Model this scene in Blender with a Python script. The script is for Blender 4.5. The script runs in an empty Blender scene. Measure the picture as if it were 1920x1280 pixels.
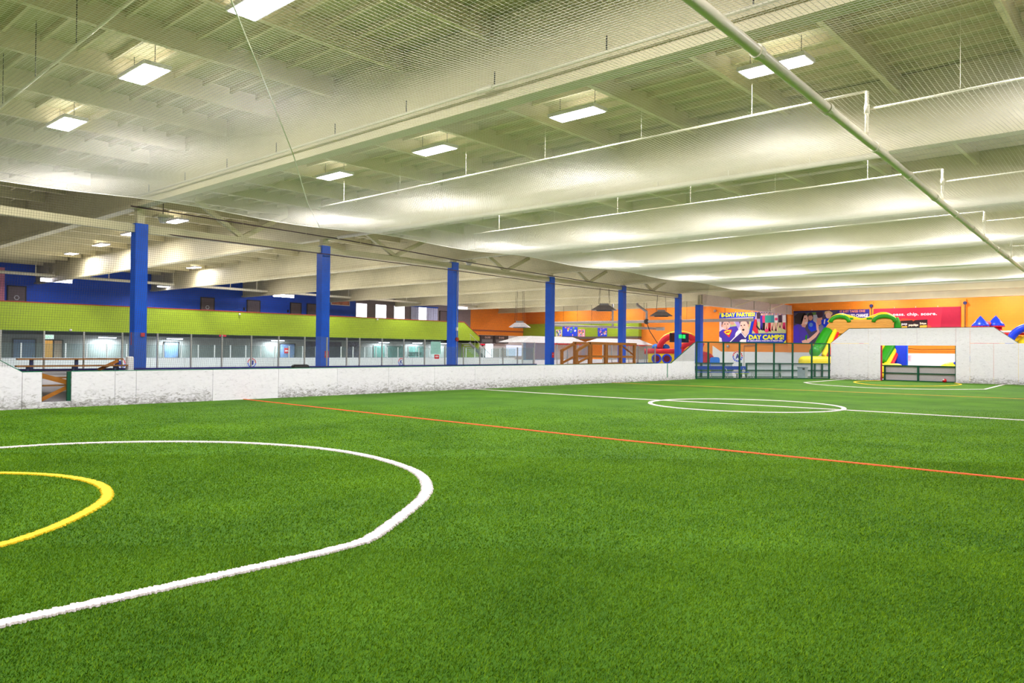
import bpy, bmesh, math, random
import numpy as np
from mathutils import Vector, Matrix
random.seed(7)
rng = np.random.default_rng(7)
PI = math.pi
SC = bpy.context.scene
COL = SC.collection

# ------------------------------------------------------------------ camera
cam_d = bpy.data.cameras.new('camera')
cam_d.sensor_width = 36.0
cam_d.lens = 36.0 * 1421.2 / 1920.0
cam_d.clip_start = 0.05
cam_d.clip_end = 400
cam = bpy.data.objects.new('camera', cam_d)
COL.objects.link(cam)
_yaw, _pitch, _roll = 0.729284, 0.0115234, 0.0098226
_f = Vector((-math.sin(_yaw) * math.cos(_pitch), math.cos(_yaw) * math.cos(_pitch), math.sin(_pitch)))
_r = Vector((math.cos(_yaw), math.sin(_yaw), 0))
_u = _r.cross(_f)
_r2 = _r * math.cos(_roll) + _u * math.sin(_roll)
_u2 = _u * math.cos(_roll) - _r * math.sin(_roll)
_m = Matrix((_r2, _u2, -_f)).transposed().to_4x4()
_m.translation = (0, 0, 1.7)
cam.matrix_world = _m
SC.camera = cam

# ------------------------------------------------------------------ world, exposure
w = bpy.data.worlds.new('world')
SC.world = w
w.use_nodes = True
w.node_tree.nodes['Background'].inputs[0].default_value = (0.95, 0.97, 1.0, 1)
w.node_tree.nodes['Background'].inputs[1].default_value = 0.36
SC.view_settings.view_transform = 'Standard'
SC.view_settings.look = 'None'
SC.view_settings.exposure = 0.14
SC.view_settings.gamma = 1.0
SC.view_settings.use_curve_mapping = False
LAMP_W = 300.0          # one high-bay panel, downward
CEIL_FILL = 7.0          # upward fill added above each panel to brighten the ceiling


# ------------------------------------------------------------------ materials
def lin(c):
    return tuple(((v / 255) / 12.92 if v / 255 <= 0.04045 else ((v / 255 + 0.055) / 1.055) ** 2.4) for v in c)


MATS = {}


def mat(name, rgb, rough=0.6, var=0.08, scale=6.0, metal=0.0, bump=0.0, bscale=40.0, spec=0.3, stretch=None):
    if name in MATS:
        return MATS[name]
    m = bpy.data.materials.new(name)
    m.use_nodes = True
    nt = m.node_tree
    b = nt.nodes['Principled BSDF']
    b.inputs['Roughness'].default_value = rough
    b.inputs['Metallic'].default_value = metal
    b.inputs['Specular IOR Level'].default_value = spec
    c = lin(rgb)
    tc = nt.nodes.new('ShaderNodeTexCoord')
    src = tc.outputs['Object']
    if stretch:
        mp = nt.nodes.new('ShaderNodeMapping')
        mp.inputs['Scale'].default_value = stretch
        nt.links.new(src, mp.inputs[0])
        src = mp.outputs[0]
    n = nt.nodes.new('ShaderNodeTexNoise')
    n.inputs['Scale'].default_value = scale
    n.inputs['Detail'].default_value = 4
    nt.links.new(src, n.inputs['Vector'])
    r = nt.nodes.new('ShaderNodeValToRGB')
    r.color_ramp.elements[0].position = 0.3
    r.color_ramp.elements[1].position = 0.7
    r.color_ramp.elements[0].color = (*[max(0, v * (1 - var)) for v in c], 1)
    r.color_ramp.elements[1].color = (*[min(1, v * (1 + var)) for v in c], 1)
    nt.links.new(n.outputs['Fac'], r.inputs['Fac'])
    nt.links.new(r.outputs['Color'], b.inputs['Base Color'])
    if bump > 0:
        n2 = nt.nodes.new('ShaderNodeTexNoise')
        n2.inputs['Scale'].default_value = bscale
        nt.links.new(src, n2.inputs['Vector'])
        bp = nt.nodes.new('ShaderNodeBump')
        bp.inputs['Strength'].default_value = bump
        bp.inputs['Distance'].default_value = 0.02
        nt.links.new(n2.outputs['Fac'], bp.inputs['Height'])
        nt.links.new(bp.outputs['Normal'], b.inputs['Normal'])
    MATS[name] = m
    return m


def emit(name, rgb, strength):
    if name in MATS:
        return MATS[name]
    m = bpy.data.materials.new(name)
    m.use_nodes = True
    nt = m.node_tree
    nt.nodes.clear()
    e = nt.nodes.new('ShaderNodeEmission')
    e.inputs[0].default_value = (*lin(rgb), 1)
    e.inputs[1].default_value = strength
    o = nt.nodes.new('ShaderNodeOutputMaterial')
    nt.links.new(e.outputs[0], o.inputs[0])
    MATS[name] = m
    return m


def glass_mat(name, rgb=(225, 240, 238), fac=0.86):
    m = bpy.data.materials.new(name)
    m.use_nodes = True
    nt = m.node_tree
    nt.nodes.clear()
    t = nt.nodes.new('ShaderNodeBsdfTransparent')
    t.inputs[0].default_value = (*lin(rgb), 1)
    g = nt.nodes.new('ShaderNodeBsdfGlossy')
    g.inputs['Roughness'].default_value = 0.08
    d = nt.nodes.new('ShaderNodeBsdfDiffuse')
    d.inputs[0].default_value = (*lin((215, 228, 235)), 1)
    mx0 = nt.nodes.new('ShaderNodeMixShader')
    mx0.inputs[0].default_value = 0.5
    nt.links.new(g.outputs[0], mx0.inputs[1])
    nt.links.new(d.outputs[0], mx0.inputs[2])
    mx = nt.nodes.new('ShaderNodeMixShader')
    mx.inputs[0].default_value = 1 - fac
    nt.links.new(t.outputs[0], mx.inputs[1])
    nt.links.new(mx0.outputs[0], mx.inputs[2])
    o = nt.nodes.new('ShaderNodeOutputMaterial')
    nt.links.new(mx.outputs[0], o.inputs[0])
    MATS[name] = m
    return m


def board_mat(name, dirt):
    """white dasher board, scuffed by balls and boots near the ground"""
    m = bpy.data.materials.new(name)
    m.use_nodes = True
    nt = m.node_tree
    L = nt.links.new
    b = nt.nodes['Principled BSDF']
    b.inputs['Roughness'].default_value = 0.45
    g = nt.nodes.new('ShaderNodeNewGeometry')
    sep = nt.nodes.new('ShaderNodeSeparateXYZ')
    L(g.outputs['Position'], sep.inputs[0])
    mp = nt.nodes.new('ShaderNodeMapping')
    mp.inputs['Rotation'].default_value = (0.5, 0.3, 0.4)
    mp.inputs['Scale'].default_value = (1.3, 1.3, 3.4)
    L(g.outputs['Position'], mp.inputs[0])
    n = nt.nodes.new('ShaderNodeTexNoise')
    n.inputs['Scale'].default_value = 4.0
    n.inputs['Detail'].default_value = 8
    n.inputs['Roughness'].default_value = 0.7
    n.inputs['Distortion'].default_value = 1.2
    L(mp.outputs[0], n.inputs['Vector'])
    # scuff amount: strong at the kick zone, thinning with height
    mr = nt.nodes.new('ShaderNodeMapRange')
    mr.inputs['From Min'].default_value = 0.03
    mr.inputs['From Max'].default_value = 0.55
    mr.inputs['To Min'].default_value = 0.22 * dirt
    mr.inputs['To Max'].default_value = 0.0
    L(sep.outputs['Z'], mr.inputs['Value'])
    ad = nt.nodes.new('ShaderNodeMath')
    ad.operation = 'ADD'
    L(n.outputs['Fac'], ad.inputs[0])
    L(mr.outputs[0], ad.inputs[1])
    r = nt.nodes.new('ShaderNodeValToRGB')
    e = r.color_ramp.elements
    e[0].position = 0.60
    e[0].color = (0.76, 0.73, 0.80, 1)
    e[1].position = 0.80
    e[1].color = (0.22, 0.20, 0.20, 1)
    e2 = r.color_ramp.elements.new(0.45)
    e2.color = (0.82, 0.79, 0.86, 1)
    L(ad.outputs[0], r.inputs['Fac'])
    L(r.outputs['Color'], b.inputs['Base Color'])
    MATS[name] = m
    return m


def turf_mat(name, blades):
    m = bpy.data.materials.new(name)
    m.use_nodes = True
    nt = m.node_tree
    L = nt.links.new
    b = nt.nodes['Principled BSDF']
    b.inputs['Roughness'].default_value = 0.65
    b.inputs['Specular IOR Level'].default_value = 0.06
    g = nt.nodes.new('ShaderNodeNewGeometry')
    n1 = nt.nodes.new('ShaderNodeTexNoise')
    n1.inputs['Scale'].default_value = 0.55
    n1.inputs['Detail'].default_value = 5
    n1.inputs['Roughness'].default_value = 0.6
    L(g.outputs['Position'], n1.inputs['Vector'])
    n2 = nt.nodes.new('ShaderNodeTexNoise')
    n2.inputs['Scale'].default_value = 22.0
    n2.inputs['Detail'].default_value = 6
    n2.inputs['Roughness'].default_value = 0.75
    L(g.outputs['Position'], n2.inputs['Vector'])
    mx = nt.nodes.new('ShaderNodeMix')
    mx.data_type = 'FLOAT'
    mx.inputs[0].default_value = 0.5
    L(n1.outputs['Fac'], mx.inputs[2])
    if blades:
        L(g.outputs['Random Per Island'], mx.inputs[3])
    else:
        L(n2.outputs['Fac'], mx.inputs[3])
    r = nt.nodes.new('ShaderNodeValToRGB')
    e = r.color_ramp.elements
    if blades:
        e[0].position, e[1].position = 0.2, 0.85
        e[0].color = (*lin((48, 94, 6)), 1)
        e[1].color = (*lin((134, 172, 24)), 1)
    else:
        e[0].position, e[1].position = 0.36, 0.66
        e[0].color = (*lin((48, 90, 10)), 1)
        e[1].color = (*lin((88, 134, 26)), 1)
    L(mx.outputs[0], r.inputs['Fac'])
    L(r.outputs['Color'], b.inputs['Base Color'])
    if not blades:
        bp = nt.nodes.new('ShaderNodeBump')
        bp.inputs['Strength'].default_value = 0.8
        bp.inputs['Distance'].default_value = 0.03
        L(n2.outputs['Fac'], bp.inputs['Height'])
        L(bp.outputs['Normal'], b.inputs['Normal'])
    MATS[name] = m
    return m


def brick_mat(name, rgb, mortar):
    m = bpy.data.materials.new(name)
    m.use_nodes = True
    nt = m.node_tree
    L = nt.links.new
    b = nt.nodes['Principled BSDF']
    b.inputs['Roughness'].default_value = 0.6
    g = nt.nodes.new('ShaderNodeNewGeometry')
    sp = nt.nodes.new('ShaderNodeSeparateXYZ')
    L(g.outputs['Position'], sp.inputs[0])
    ad = nt.nodes.new('ShaderNodeMath')
    L(sp.outputs['X'], ad.inputs[0])
    L(sp.outputs['Y'], ad.inputs[1])
    cb = nt.nodes.new('ShaderNodeCombineXYZ')
    L(ad.outputs[0], cb.inputs['X'])
    L(sp.outputs['Z'], cb.inputs['Y'])
    t = nt.nodes.new('ShaderNodeTexBrick')
    t.inputs['Scale'].default_value = 1.0
    t.inputs['Brick Width'].default_value = 0.4
    t.inputs['Row Height'].default_value = 0.2
    t.inputs['Mortar Size'].default_value = 0.012
    c = lin(rgb)
    t.inputs['Color1'].default_value = (*c, 1)
    t.inputs['Color2'].default_value = (*[v * 0.93 for v in c], 1)
    t.inputs['Mortar'].default_value = (*[v * mortar for v in c], 1)
    L(cb.outputs[0], t.inputs['Vector'])
    L(t.outputs['Color'], b.inputs['Base Color'])
    MATS[name] = m
    return m


CREAM = mat('cream_paint', (208, 199, 162), 0.55, 0.05, 1.5, bump=0.05)
CREAM2 = mat('cream_deck_paint', (182, 177, 136), 0.65, 0.06, 0.8)
NETW = mat('white_net_cord', (238, 234, 222), 0.7, 0.03)
NETG = mat('grey_net_cord', (70, 66, 64), 0.7, 0.05)
BLUE = mat('blue_column_paint', (0, 84, 204), 0.4, 0.08, 3)
BLUEW = brick_mat('blue_block_wall', (0, 78, 206), 0.85)
LIME = brick_mat('lime_block_wall', (146, 172, 22), 0.82)
ORANGE = brick_mat('orange_block_wall', (244, 138, 22), 0.86)
GREYW = brick_mat('mauve_grey_block_wall', (136, 122, 126), 0.85)
GREYU = brick_mat('grey_block_wall', (150, 150, 148), 0.85)
WHITEB = board_mat('white_board_scuffed', 1.0)
WHITEC = board_mat('white_board_clean', 0.15)
WHITE = mat('white_paint', (226, 224, 226), 0.5, 0.03)
GREEN = mat('dark_green_frame', (16, 78, 56), 0.4, 0.08)
TEAL = mat('teal_cap', (24, 120, 88), 0.45, 0.08)
NAVY = mat('navy_cap', (34, 32, 110), 0.4, 0.08)
ALU = mat('aluminium', (190, 188, 186), 0.35, 0.05, metal=0.6)
STEEL = mat('galvanised_steel', (160, 158, 160), 0.4, 0.08, metal=0.5)
DARK = mat('dark_metal', (52, 48, 46), 0.5, 0.1)
BLACK = mat('black_plastic', (22, 20, 22), 0.4, 0.1)
WOOD = mat('amber_timber', (166, 104, 34), 0.5, 0.22, 5, stretch=(1, 1, 9), bump=0.1)
WOODD = mat('weathered_plank', (150, 104, 52), 0.6, 0.2, 5)
CONC = mat('concrete_floor', (150, 146, 142), 0.7, 0.1, 1.5)
ICE = mat('ice_sheet', (214, 220, 228), 0.25, 0.03, 0.5)
RED = mat('red_vinyl', (214, 22, 44), 0.35, 0.06)
YELLOW = mat('yellow_vinyl', (246, 216, 30), 0.35, 0.06)
IBLUE = mat('blue_vinyl', (24, 60, 214), 0.3, 0.06)
CYAN = mat('light_blue_vinyl', (30, 120, 226), 0.3, 0.06)
IGREEN = mat('green_vinyl', (34, 140, 20), 0.35, 0.08)
TAN = mat('tan_mesh', (226, 172, 84), 0.6, 0.14, 9, stretch=(0.3, 0.3, 6))
REDP = mat('red_sign', (206, 30, 40), 0.4, 0.04)
GLASS = glass_mat('clear_glass', (238, 246, 245), 0.955)
GLASSK = glass_mat('kiosk_glass', (205, 225, 232), 0.70)
TURF = turf_mat('turf_base', False)
BLADE = turf_mat('turf_blades', True)
LINEW = mat('white_turf_paint', (212, 202, 202), 0.8, 0.12, 60)
LINEY = mat('yellow_turf_paint', (224, 188, 28), 0.8, 0.12, 60)
LINEO = mat('orange_turf_paint', (222, 92, 44), 0.8, 0.12, 60)
LINEB = mat('faded_orange_turf_paint', (176, 140, 62), 0.8, 0.12, 60)
LED = emit('led_diffuser', (250, 240, 255), 14.0)
TUBE = emit('fluorescent_tube', (236, 232, 255), 14.0)
DAY = emit('daylight_pane', (246, 244, 255), 3.2)
EXITG = emit('exit_green', (40, 230, 110), 1.3)
EXITW = emit('exit_white', (235, 245, 240), 1.4)
REDL = emit('red_beacon', (235, 20, 60), 1.0)
LITDOOR = emit('lit_doorway', (255, 176, 80), 0.9)


# ------------------------------------------------------------------ mesh builder
class MB:
    def __init__(s):
        s.v = []
        s.f = []

    def add(s, vs, fs):
        o = len(s.v)
        s.v += [tuple(p) for p in vs]
        s.f += [tuple(i + o for i in q) for q in fs]
        return s

    def box(s, x0, x1, y0, y1, z0, z1):
        v = [(x, y, z) for x in (x0, x1) for y in (y0, y1) for z in (z0, z1)]
        return s.add(v, [(0, 1, 3, 2), (4, 6, 7, 5), (0, 4, 5, 1), (2, 3, 7, 6), (0, 2, 6, 4), (1, 5, 7, 3)])

    def bar(s, p, q, wd, ht, up=(0, 0, 1)):
        p, q = Vector(p), Vector(q)
        d = (q - p).normalized()
        up = Vector(up)
        if abs(d.dot(up)) > 0.98:
            up = Vector((1, 0, 0))
        a = d.cross(up).normalized() * wd / 2
        b = a.cross(d).normalized() * ht / 2
        v = [e + sa * a + sb * b for e in (p, q) for sa, sb in ((-1, -1), (1, -1), (1, 1), (-1, 1))]
        return s.add(v, [(0, 1, 2, 3), (7, 6, 5, 4), (0, 4, 5, 1), (1, 5, 6, 2), (2, 6, 7, 3), (3, 7, 4, 0)])

    def tube(s, pts, r, n=8, caps=True, closed=False):
        P = [Vector(p) for p in pts]
        R = r if isinstance(r, (list, tuple)) else [r] * len(P)
        ref = Vector((0.13, 0.27, 0.95))
        rings = []
        for i, p in enumerate(P):
            if closed:
                d = (P[(i + 1) % len(P)] - P[i - 1])
            else:
                d = P[min(i + 1, len(P) - 1)] - P[max(i - 1, 0)]
            d.normalize()
            a = d.cross(ref)
            if a.length < 0.05:
                a = d.cross(Vector((1, 0, 0)))
            a.normalize()
            b = d.cross(a)
            rings.append([p + (a * math.cos(2 * PI * k / n) + b * math.sin(2 * PI * k / n)) * R[i] for k in range(n)])
        v = [q for g in rings for q in g]
        f = []
        m = len(P)
        for i in range(m if closed else m - 1):
            j = (i + 1) % m
            for k in range(n):
                k2 = (k + 1) % n
                f.append((i * n + k, i * n + k2, j * n + k2, j * n + k))
        if caps and not closed:
            f.append(tuple(range(n - 1, -1, -1)))
            f.append(tuple((m - 1) * n + k for k in range(n)))
        return s.add(v, f)

    def prism(s, poly, fn, t0, t1):
        """poly: 2D outline, fn(u, v, t) -> xyz, thickness t0..t1"""
        n = len(poly)
        v = [fn(u, w_, t0) for u, w_ in poly] + [fn(u, w_, t1) for u, w_ in poly]
        f = [tuple(range(n)), tuple(range(2 * n - 1, n - 1, -1))]
        f += [(i, i + n, (i + 1) % n + n, (i + 1) % n) for i in range(n)]
        return s.add(v, f)

    def rbox(s, x0, x1, y0, y1, z0, z1, r, seg=3):
        bm = bmesh.new()
        bmesh.ops.create_cube(bm, size=1.0)
        for q in bm.verts:
            q.co = Vector(((x0 + x1) / 2 + q.co.x * (x1 - x0), (y0 + y1) / 2 + q.co.y * (y1 - y0), (z0 + z1) / 2 + q.co.z * (z1 - z0)))
        bmesh.ops.bevel(bm, geom=bm.edges[:], offset=r, segments=seg, affect='EDGES', profile=0.5)
        bm.verts.index_update()
        s.add([q.co.copy() for q in bm.verts], [[q.index for q in fc.verts] for fc in bm.faces])
        bm.free()
        return s

    def ellipsoid(s, c, r, nu=12, nv=8):
        v = []
        f = []
        for j in range(nv + 1):
            th = PI * j / nv
            for i in range(nu):
                ph = 2 * PI * i / nu
                v.append((c[0] + r[0] * math.sin(th) * math.cos(ph), c[1] + r[1] * math.sin(th) * math.sin(ph), c[2] + r[2] * math.cos(th)))
        for j in range(nv):
            for i in range(nu):
                f.append((j * nu + i, (j + 1) * nu + i, (j + 1) * nu + (i + 1) % nu, j * nu + (i + 1) % nu))
        return s.add(v, f)

    def mesh(s, name, m, smooth=False):
        me = bpy.data.meshes.new(name)
        me.from_pydata(s.v, [], s.f)
        if m:
            me.materials.append(m)
        bm = bmesh.new()
        bm.from_mesh(me)
        bmesh.ops.recalc_face_normals(bm, faces=bm.faces[:])
        bm.to_mesh(me)
        bm.free()
        if smooth:
            me.polygons.foreach_set('use_smooth', [True] * len(me.polygons))
        return me

    def build(s, name, m, parent=None, smooth=False, world=True):
        if parent is not None and world:
            l = parent_loc(parent)
            s.v = [(a[0] - l[0], a[1] - l[1], a[2] - l[2]) for a in s.v]
        return link(name, s.mesh(name, m, smooth), parent)


def parent_loc(o):
    l = Vector((0, 0, 0))
    while o is not None:
        l += Vector(o.location)
        o = o.parent
    return l


def link(name, data, parent=None, loc=None):
    o = bpy.data.objects.new(name, data)
    COL.objects.link(o)
    if parent is not None:
        o.parent = parent
    if loc is not None:
        o.location = loc
    return o


def tag(o, label, cat, group=None):
    o['label'] = label
    o['category'] = cat
    if group:
        o['group'] = group
    return o


def struct(o, label=None):
    o['kind'] = 'structure'
    if label:
        o['label'] = label
    return o


def thing(name, label, cat, loc=(0, 0, 0), rz=0.0, group=None):
    o = bpy.data.objects.new(name, None)
    COL.objects.link(o)
    o.empty_display_size = 0.1
    o.location = loc
    o.rotation_euler = (0, 0, rz)
    return tag(o, label, cat, group)


def copy_tree(o, parent=None):
    c = o.copy()
    COL.objects.link(c)
    c.parent = parent
    for ch in list(o.children):
        copy_tree(ch, c)
    return c


def planeX(X):      # a print plane facing +X: u = Y, v = Z, t = out
    return lambda u, v, t: (X + t, u, v)


def planeY(Y):      # a print plane facing -Y: u = X, v = Z, t = out
    return lambda u, v, t: (u, Y - t, v)


def planeL(y):      # local plane facing local -y
    return lambda u, v, t: (u, y - t, v)


def text_polys(s, size):
    cu = bpy.data.curves.new('t', 'FONT')
    cu.body = s
    cu.size = size
    cu.resolution_u = 2
    o = bpy.data.objects.new('t', cu)
    me = bpy.data.meshes.new_from_object(o)
    vs = [(p.co.x, p.co.y) for p in me.vertices]
    fs = [tuple(p.vertices) for p in me.polygons]
    bpy.data.objects.remove(o)
    bpy.data.curves.remove(cu)
    bpy.data.meshes.remove(me)
    return vs, fs


def lettering(s, fn, u0, v0, wd, ht, m, parent, t=0.012, name='lettering', mirror=False, bold=0.0, rot=0.0):
    """fit the string into the box (u0, v0, wd, ht) on a print plane"""
    vs, fs = text_polys(s, 1.0)
    xs = [p[0] for p in vs]
    ys = [p[1] for p in vs]
    x0, x1, y0, y1 = min(xs), max(xs), min(ys), max(ys)
    mb = MB()
    offs = [(0, 0)] if not bold else [(-bold, 0), (bold, 0), (0, bold), (0, -bold), (0, 0)]
    for k, (ox, oy) in enumerate(offs):
        pv = []
        for x, y in vs:
            a = (x - x0) / (x1 - x0)
            if mirror:
                a = 1 - a
            du = a * wd + ox
            dv = (y - y0) / max(1e-6, y1 - y0) * ht + oy
            pv.append(fn(u0 + du * math.cos(rot) - dv * math.sin(rot), v0 + du * math.sin(rot) + dv * math.cos(rot), t + k * 0.0008))
        mb.add(pv, fs)
    o = mb.build(name, m, parent)
    return o


def ell(cx, cy, rx, ry, n=18, a0=0.0, a1=2 * PI):
    full = abs(a1 - a0 - 2 * PI) < 1e-6
    k = n if full else n + 1
    return [(cx + rx * math.cos(a0 + (a1 - a0) * i / n), cy + ry * math.sin(a0 + (a1 - a0) * i / n)) for i in range(k)]


# ------------------------------------------------------------------ setting: floors
XB = -23.15           # touchline boards
YG = 51.5             # far goal wall
ZD = 7.7              # roof deck
ZG = 6.08             # girder underside
GY = [2.2, 9.95, 17.7, 25.8, 33.6, 42.1, 50.6, 58.6, 66.4]
YW = 71.45            # end wall
XW = -61.5            # mezzanine back wall

struct(MB().box(-63, 15, -14, 73, -0.3, -0.03).build('floor_concrete', CONC), 'grey concrete floor around the pitch and rink')
struct(MB().prism([(XB, -5), (2.3, -5), (2.3, YG + 0.8), (-17.4, YG + 0.8), (-17.73, YG), (XB, 43.17)], lambda u, v, t: (u, v, t), -0.03, 0.0).build('floor', TURF), 'green artificial turf pitch')
struct(MB().box(-52.1, -24.5, 2, 62, -0.03, 0.0).build('floor_ice', ICE), 'pale ice sheet behind the columns')

# grass blades: real single-triangle blades, denser close to the camera
def blades():
    V = []
    vd = np.array([-math.sin(_yaw), math.cos(_yaw)])
    rd = np.array([math.cos(_yaw), math.sin(_yaw)])
    for d0, d1, dens, hw, hh in ((3.0, 6.5, 9000, 0.0026, 0.024), (6.5, 12, 3600, 0.004, 0.026), (12, 24, 1300, 0.0065, 0.024)):
        area = 0.82 * (d1 ** 2 - d0 ** 2)
        n = int(area * dens)
        dep = np.sqrt(rng.uniform(d0 ** 2, d1 ** 2, n))
        lat = rng.uniform(-0.82, 0.82, n) * dep
        p = dep[:, None] * vd + lat[:, None] * rd
        ok = (p[:, 0] > XB + 0.05) & (p[:, 0] < 2.2) & (rng.uniform(0, 1, n) < np.clip((24 - dep) / 10, 0, 1))
        p = p[ok]
        n = len(p)
        a = rng.uniform(0, 2 * PI, n)
        lean = rng.uniform(0.1, 0.9, n) * hh
        la = rng.normal(0.6, 1.3, n)
        h = hh * rng.uniform(0.45, 0.8, n)
        z = np.zeros(n)
        c, s_ = np.cos(a) * hw, np.sin(a) * hw
        V.append(np.stack([np.c_[p[:, 0] - c, p[:, 1] - s_, z - 0.001], np.c_[p[:, 0] + c, p[:, 1] + s_, z - 0.001],
                           np.c_[p[:, 0] + np.cos(la) * lean, p[:, 1] + np.sin(la) * lean, h]], 1).reshape(-1, 3))
    V = np.concatenate(V).astype(np.float32)
    n = len(V) // 3
    me = bpy.data.meshes.new('turf_grass')
    me.vertices.add(len(V))
    me.vertices.foreach_set('co', V.ravel())
    me.loops.add(len(V))
    me.loops.foreach_set('vertex_index', np.arange(len(V), dtype=np.int32))
    me.polygons.add(n)
    me.polygons.foreach_set('loop_start', np.arange(0, len(V), 3, dtype=np.int32))
    me.polygons.foreach_set('loop_total', np.full(n, 3, dtype=np.int32))
    me.update(calc_edges=True)
    me.materials.append(BLADE)
    o = link('turf_grass', me)
    tag(o, 'short green artificial grass blades covering the near pitch', 'grass')
    o['kind'] = 'stuff'


blades()


# ------------------------------------------------------------------ pitch markings
def strip(name, pts, wd, m, label, step, ragged, closed=False, z=0.018, group=None):
    P = [np.array(p, float) for p in pts]
    if closed:
        P.append(P[0])
    Q = []
    for a, b in zip(P[:-1], P[1:]):
        n = max(1, int(np.linalg.norm(b - a) / step))
        for i in range(n):
            Q.append(a + (b - a) * i / n)
    Q.append(P[-1])
    v = []
    f = []
    for i, q in enumerate(Q):
        d = Q[min(i + 1, len(Q) - 1)] - Q[max(i - 1, 0)]
        d = d / (np.linalg.norm(d) + 1e-9)
        nrm = np.array([-d[1], d[0]])
        a = wd / 2 + random.uniform(-ragged, ragged)
        b = wd / 2 + random.uniform(-ragged, ragged)
        l_, r_ = q + nrm * a, q - nrm * b
        l2, r2_ = q + nrm * (a + 0.01), q - nrm * (b + 0.01)
        v += [(l_[0], l_[1], z), (r_[0], r_[1], z), (l2[0], l2[1], z - 0.015), (r2_[0], r2_[1], z - 0.015)]
        if i:
            k = 4 * i
            f += [(k - 4, k - 3, k + 1, k), (k - 4, k, k + 2, k - 2), (k - 3, k - 1, k + 3, k + 1)]
    o = MB().add(v, f).build(name, m)
    return tag(o, label, 'pitch marking', group)


def arc(cx, cy, r, a0, a1, n=60):
    return [(cx + r * math.cos(a0 + (a1 - a0) * i / n), cy + r * math.sin(a0 + (a1 - a0) * i / n)) for i in range(n + 1)]


# near area: straight sides and a bowed front (follows the painted outline)
near_box = [(-5.40, -1.0), (-5.39, 1.39), (-5.37, 2.6), (-5.36, 4.02), (-5.52, 4.35), (-5.94, 4.98), (-6.4, 5.65), (-6.8, 6.12), (-7.25, 6.5), (-7.7, 6.82), (-8.21, 7.07), (-8.85, 7.28),
            (-9.5, 7.42), (-10.2, 7.49), (-10.86, 7.46), (-11.5, 7.33), (-12.11, 7.1), (-12.6, 6.87), (-13.03, 6.58), (-13.68, 5.98), (-14.21, 5.25), (-14.56, 4.5), (-14.66, 3.7), (-14.68, 1.0)]


def smooth_pts(P, it=2):
    P = [np.array(p) for p in P]
    for _ in range(it):
        Q = [P[0]]
        for a, b in zip(P[:-1], P[1:]):
            Q += [a * 0.75 + b * 0.25, a * 0.25 + b * 0.75]
        Q.append(P[-1])
        P = Q
    return P


strip('field_line', smooth_pts(near_box), 0.115, LINEW, 'white line of the near goal area curving across the foreground turf', 0.010, 0.018)
near_arc = [(-7.3, 0.6), (-7.36, 1.4), (-7.48, 1.92), (-7.82, 2.38), (-8.25, 2.79), (-8.73, 3.16), (-9.14, 3.39), (-9.8, 3.58), (-10.44, 3.6), (-11.2, 3.4), (-11.78, 3.0), (-12.2, 2.5), (-12.45, 1.8), (-12.5, 0.8)]
strip('field_line', smooth_pts(near_arc), 0.10, LINEY, 'yellow crease arc at the left edge of the near turf', 0.010, 0.016)
strip('field_line', [(XB + 0.02, 12.72), (-15.5, 12.42), (-8.2, 12.2), (-4.3, 12.3), (1.9, 12.42)], 0.06, LINEO, 'thin orange line crossing the turf between near area and halfway', 0.03, 0.008)
strip('field_line', [(XB + 0.02, 23.4), (-15.6, 23.1), (-7.85, 23.62), (1.9, 23.7)], 0.10, LINEW, 'white halfway line through the centre circle', 0.05, 0.01)
strip('field_line', arc(-10.75, 23.3, 2.98, 0, 2 * PI, 96), 0.12, LINEW, 'white centre circle on the turf', 0.05, 0.01)
strip('field_line', [(XB + 0.02, 34.0), (-14, 34.6), (-4.8, 35.2), (1.9, 35.5)], 0.10, LINEB, 'faded orange line crossing the far turf beyond the centre circle', 0.1, 0.01)
far_box = [(-16.8, 51.35), (-16.55, 43.9), (-15.6, 42.2), (-14.0, 40.85), (-12.3, 40.1), (-10.64, 40.0), (-9.0, 41.2), (-7.5, 43.3), (-7.95, 51.35)]
strip('field_line', [far_box[0]] + smooth_pts(far_box[1:-1]) + [far_box[-1]], 0.11, LINEW, 'white line of the far goal area in front of the goal wall', 0.06, 0.01)
far_crease = [(-14.6, 51.3), (-15.2, 49.4), (-15.0, 47.4), (-14.0, 45.3), (-12.6, 43.7), (-11.1, 43.8), (-10.0, 45.4), (-9.55, 47.6), (-9.7, 49.6), (-10.4, 51.3)]
strip('field_line', smooth_pts(far_crease), 0.10, LINEY, 'yellow crease arc in front of the far goal mouth', 0.06, 0.01)

# ------------------------------------------------------------------ roof: deck, girders, purlins
roof = struct(MB().box(-62.3, 15, -14, 72.5, ZD, ZD + 0.15).build('ceiling', CREAM2), 'cream painted plywood roof deck')
purl_me = {}
PX = [-4.65 - 2.39 * i for i in range(-2, 25)]
for x in PX:
    for i in range(len(GY)):
        y0 = GY[i] + 0.14
        y1 = (GY[i + 1] if i + 1 < len(GY) else YW) - 0.14
        key = round(y1 - y0, 3)
        if key not in purl_me:
            purl_me[key] = MB().box(-0.055, 0.055, 0, y1 - y0, -0.42, 0).mesh('purlin', CREAM)
        link('purlin', purl_me[key], roof, (x, y0, ZD))
sub_me = MB().box(0.0, 2.27, -0.03, 0.03, -0.13, 0).mesh('joist', CREAM)
spots = []
for xi, x in enumerate(PX):
    for i in range(len(GY)):
        y0 = GY[i]
        y1 = GY[i + 1] if i + 1 < len(GY) else YW
        n = int((y1 - y0) / 0.61)
        for k in range(1, n):
            spots.append((x - 2.33, y0 + (y1 - y0) * k / n))
spots.sort(key=lambda s_: (not (-24.5 < s_[0] < -1.5 and 2.5 < s_[1] < 18), math.hypot(s_[0] + 1.1, s_[1])))
for x, y in spots[:300]:
    link('joist', sub_me, roof, (x, y, ZD))
sb = MB()
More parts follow.
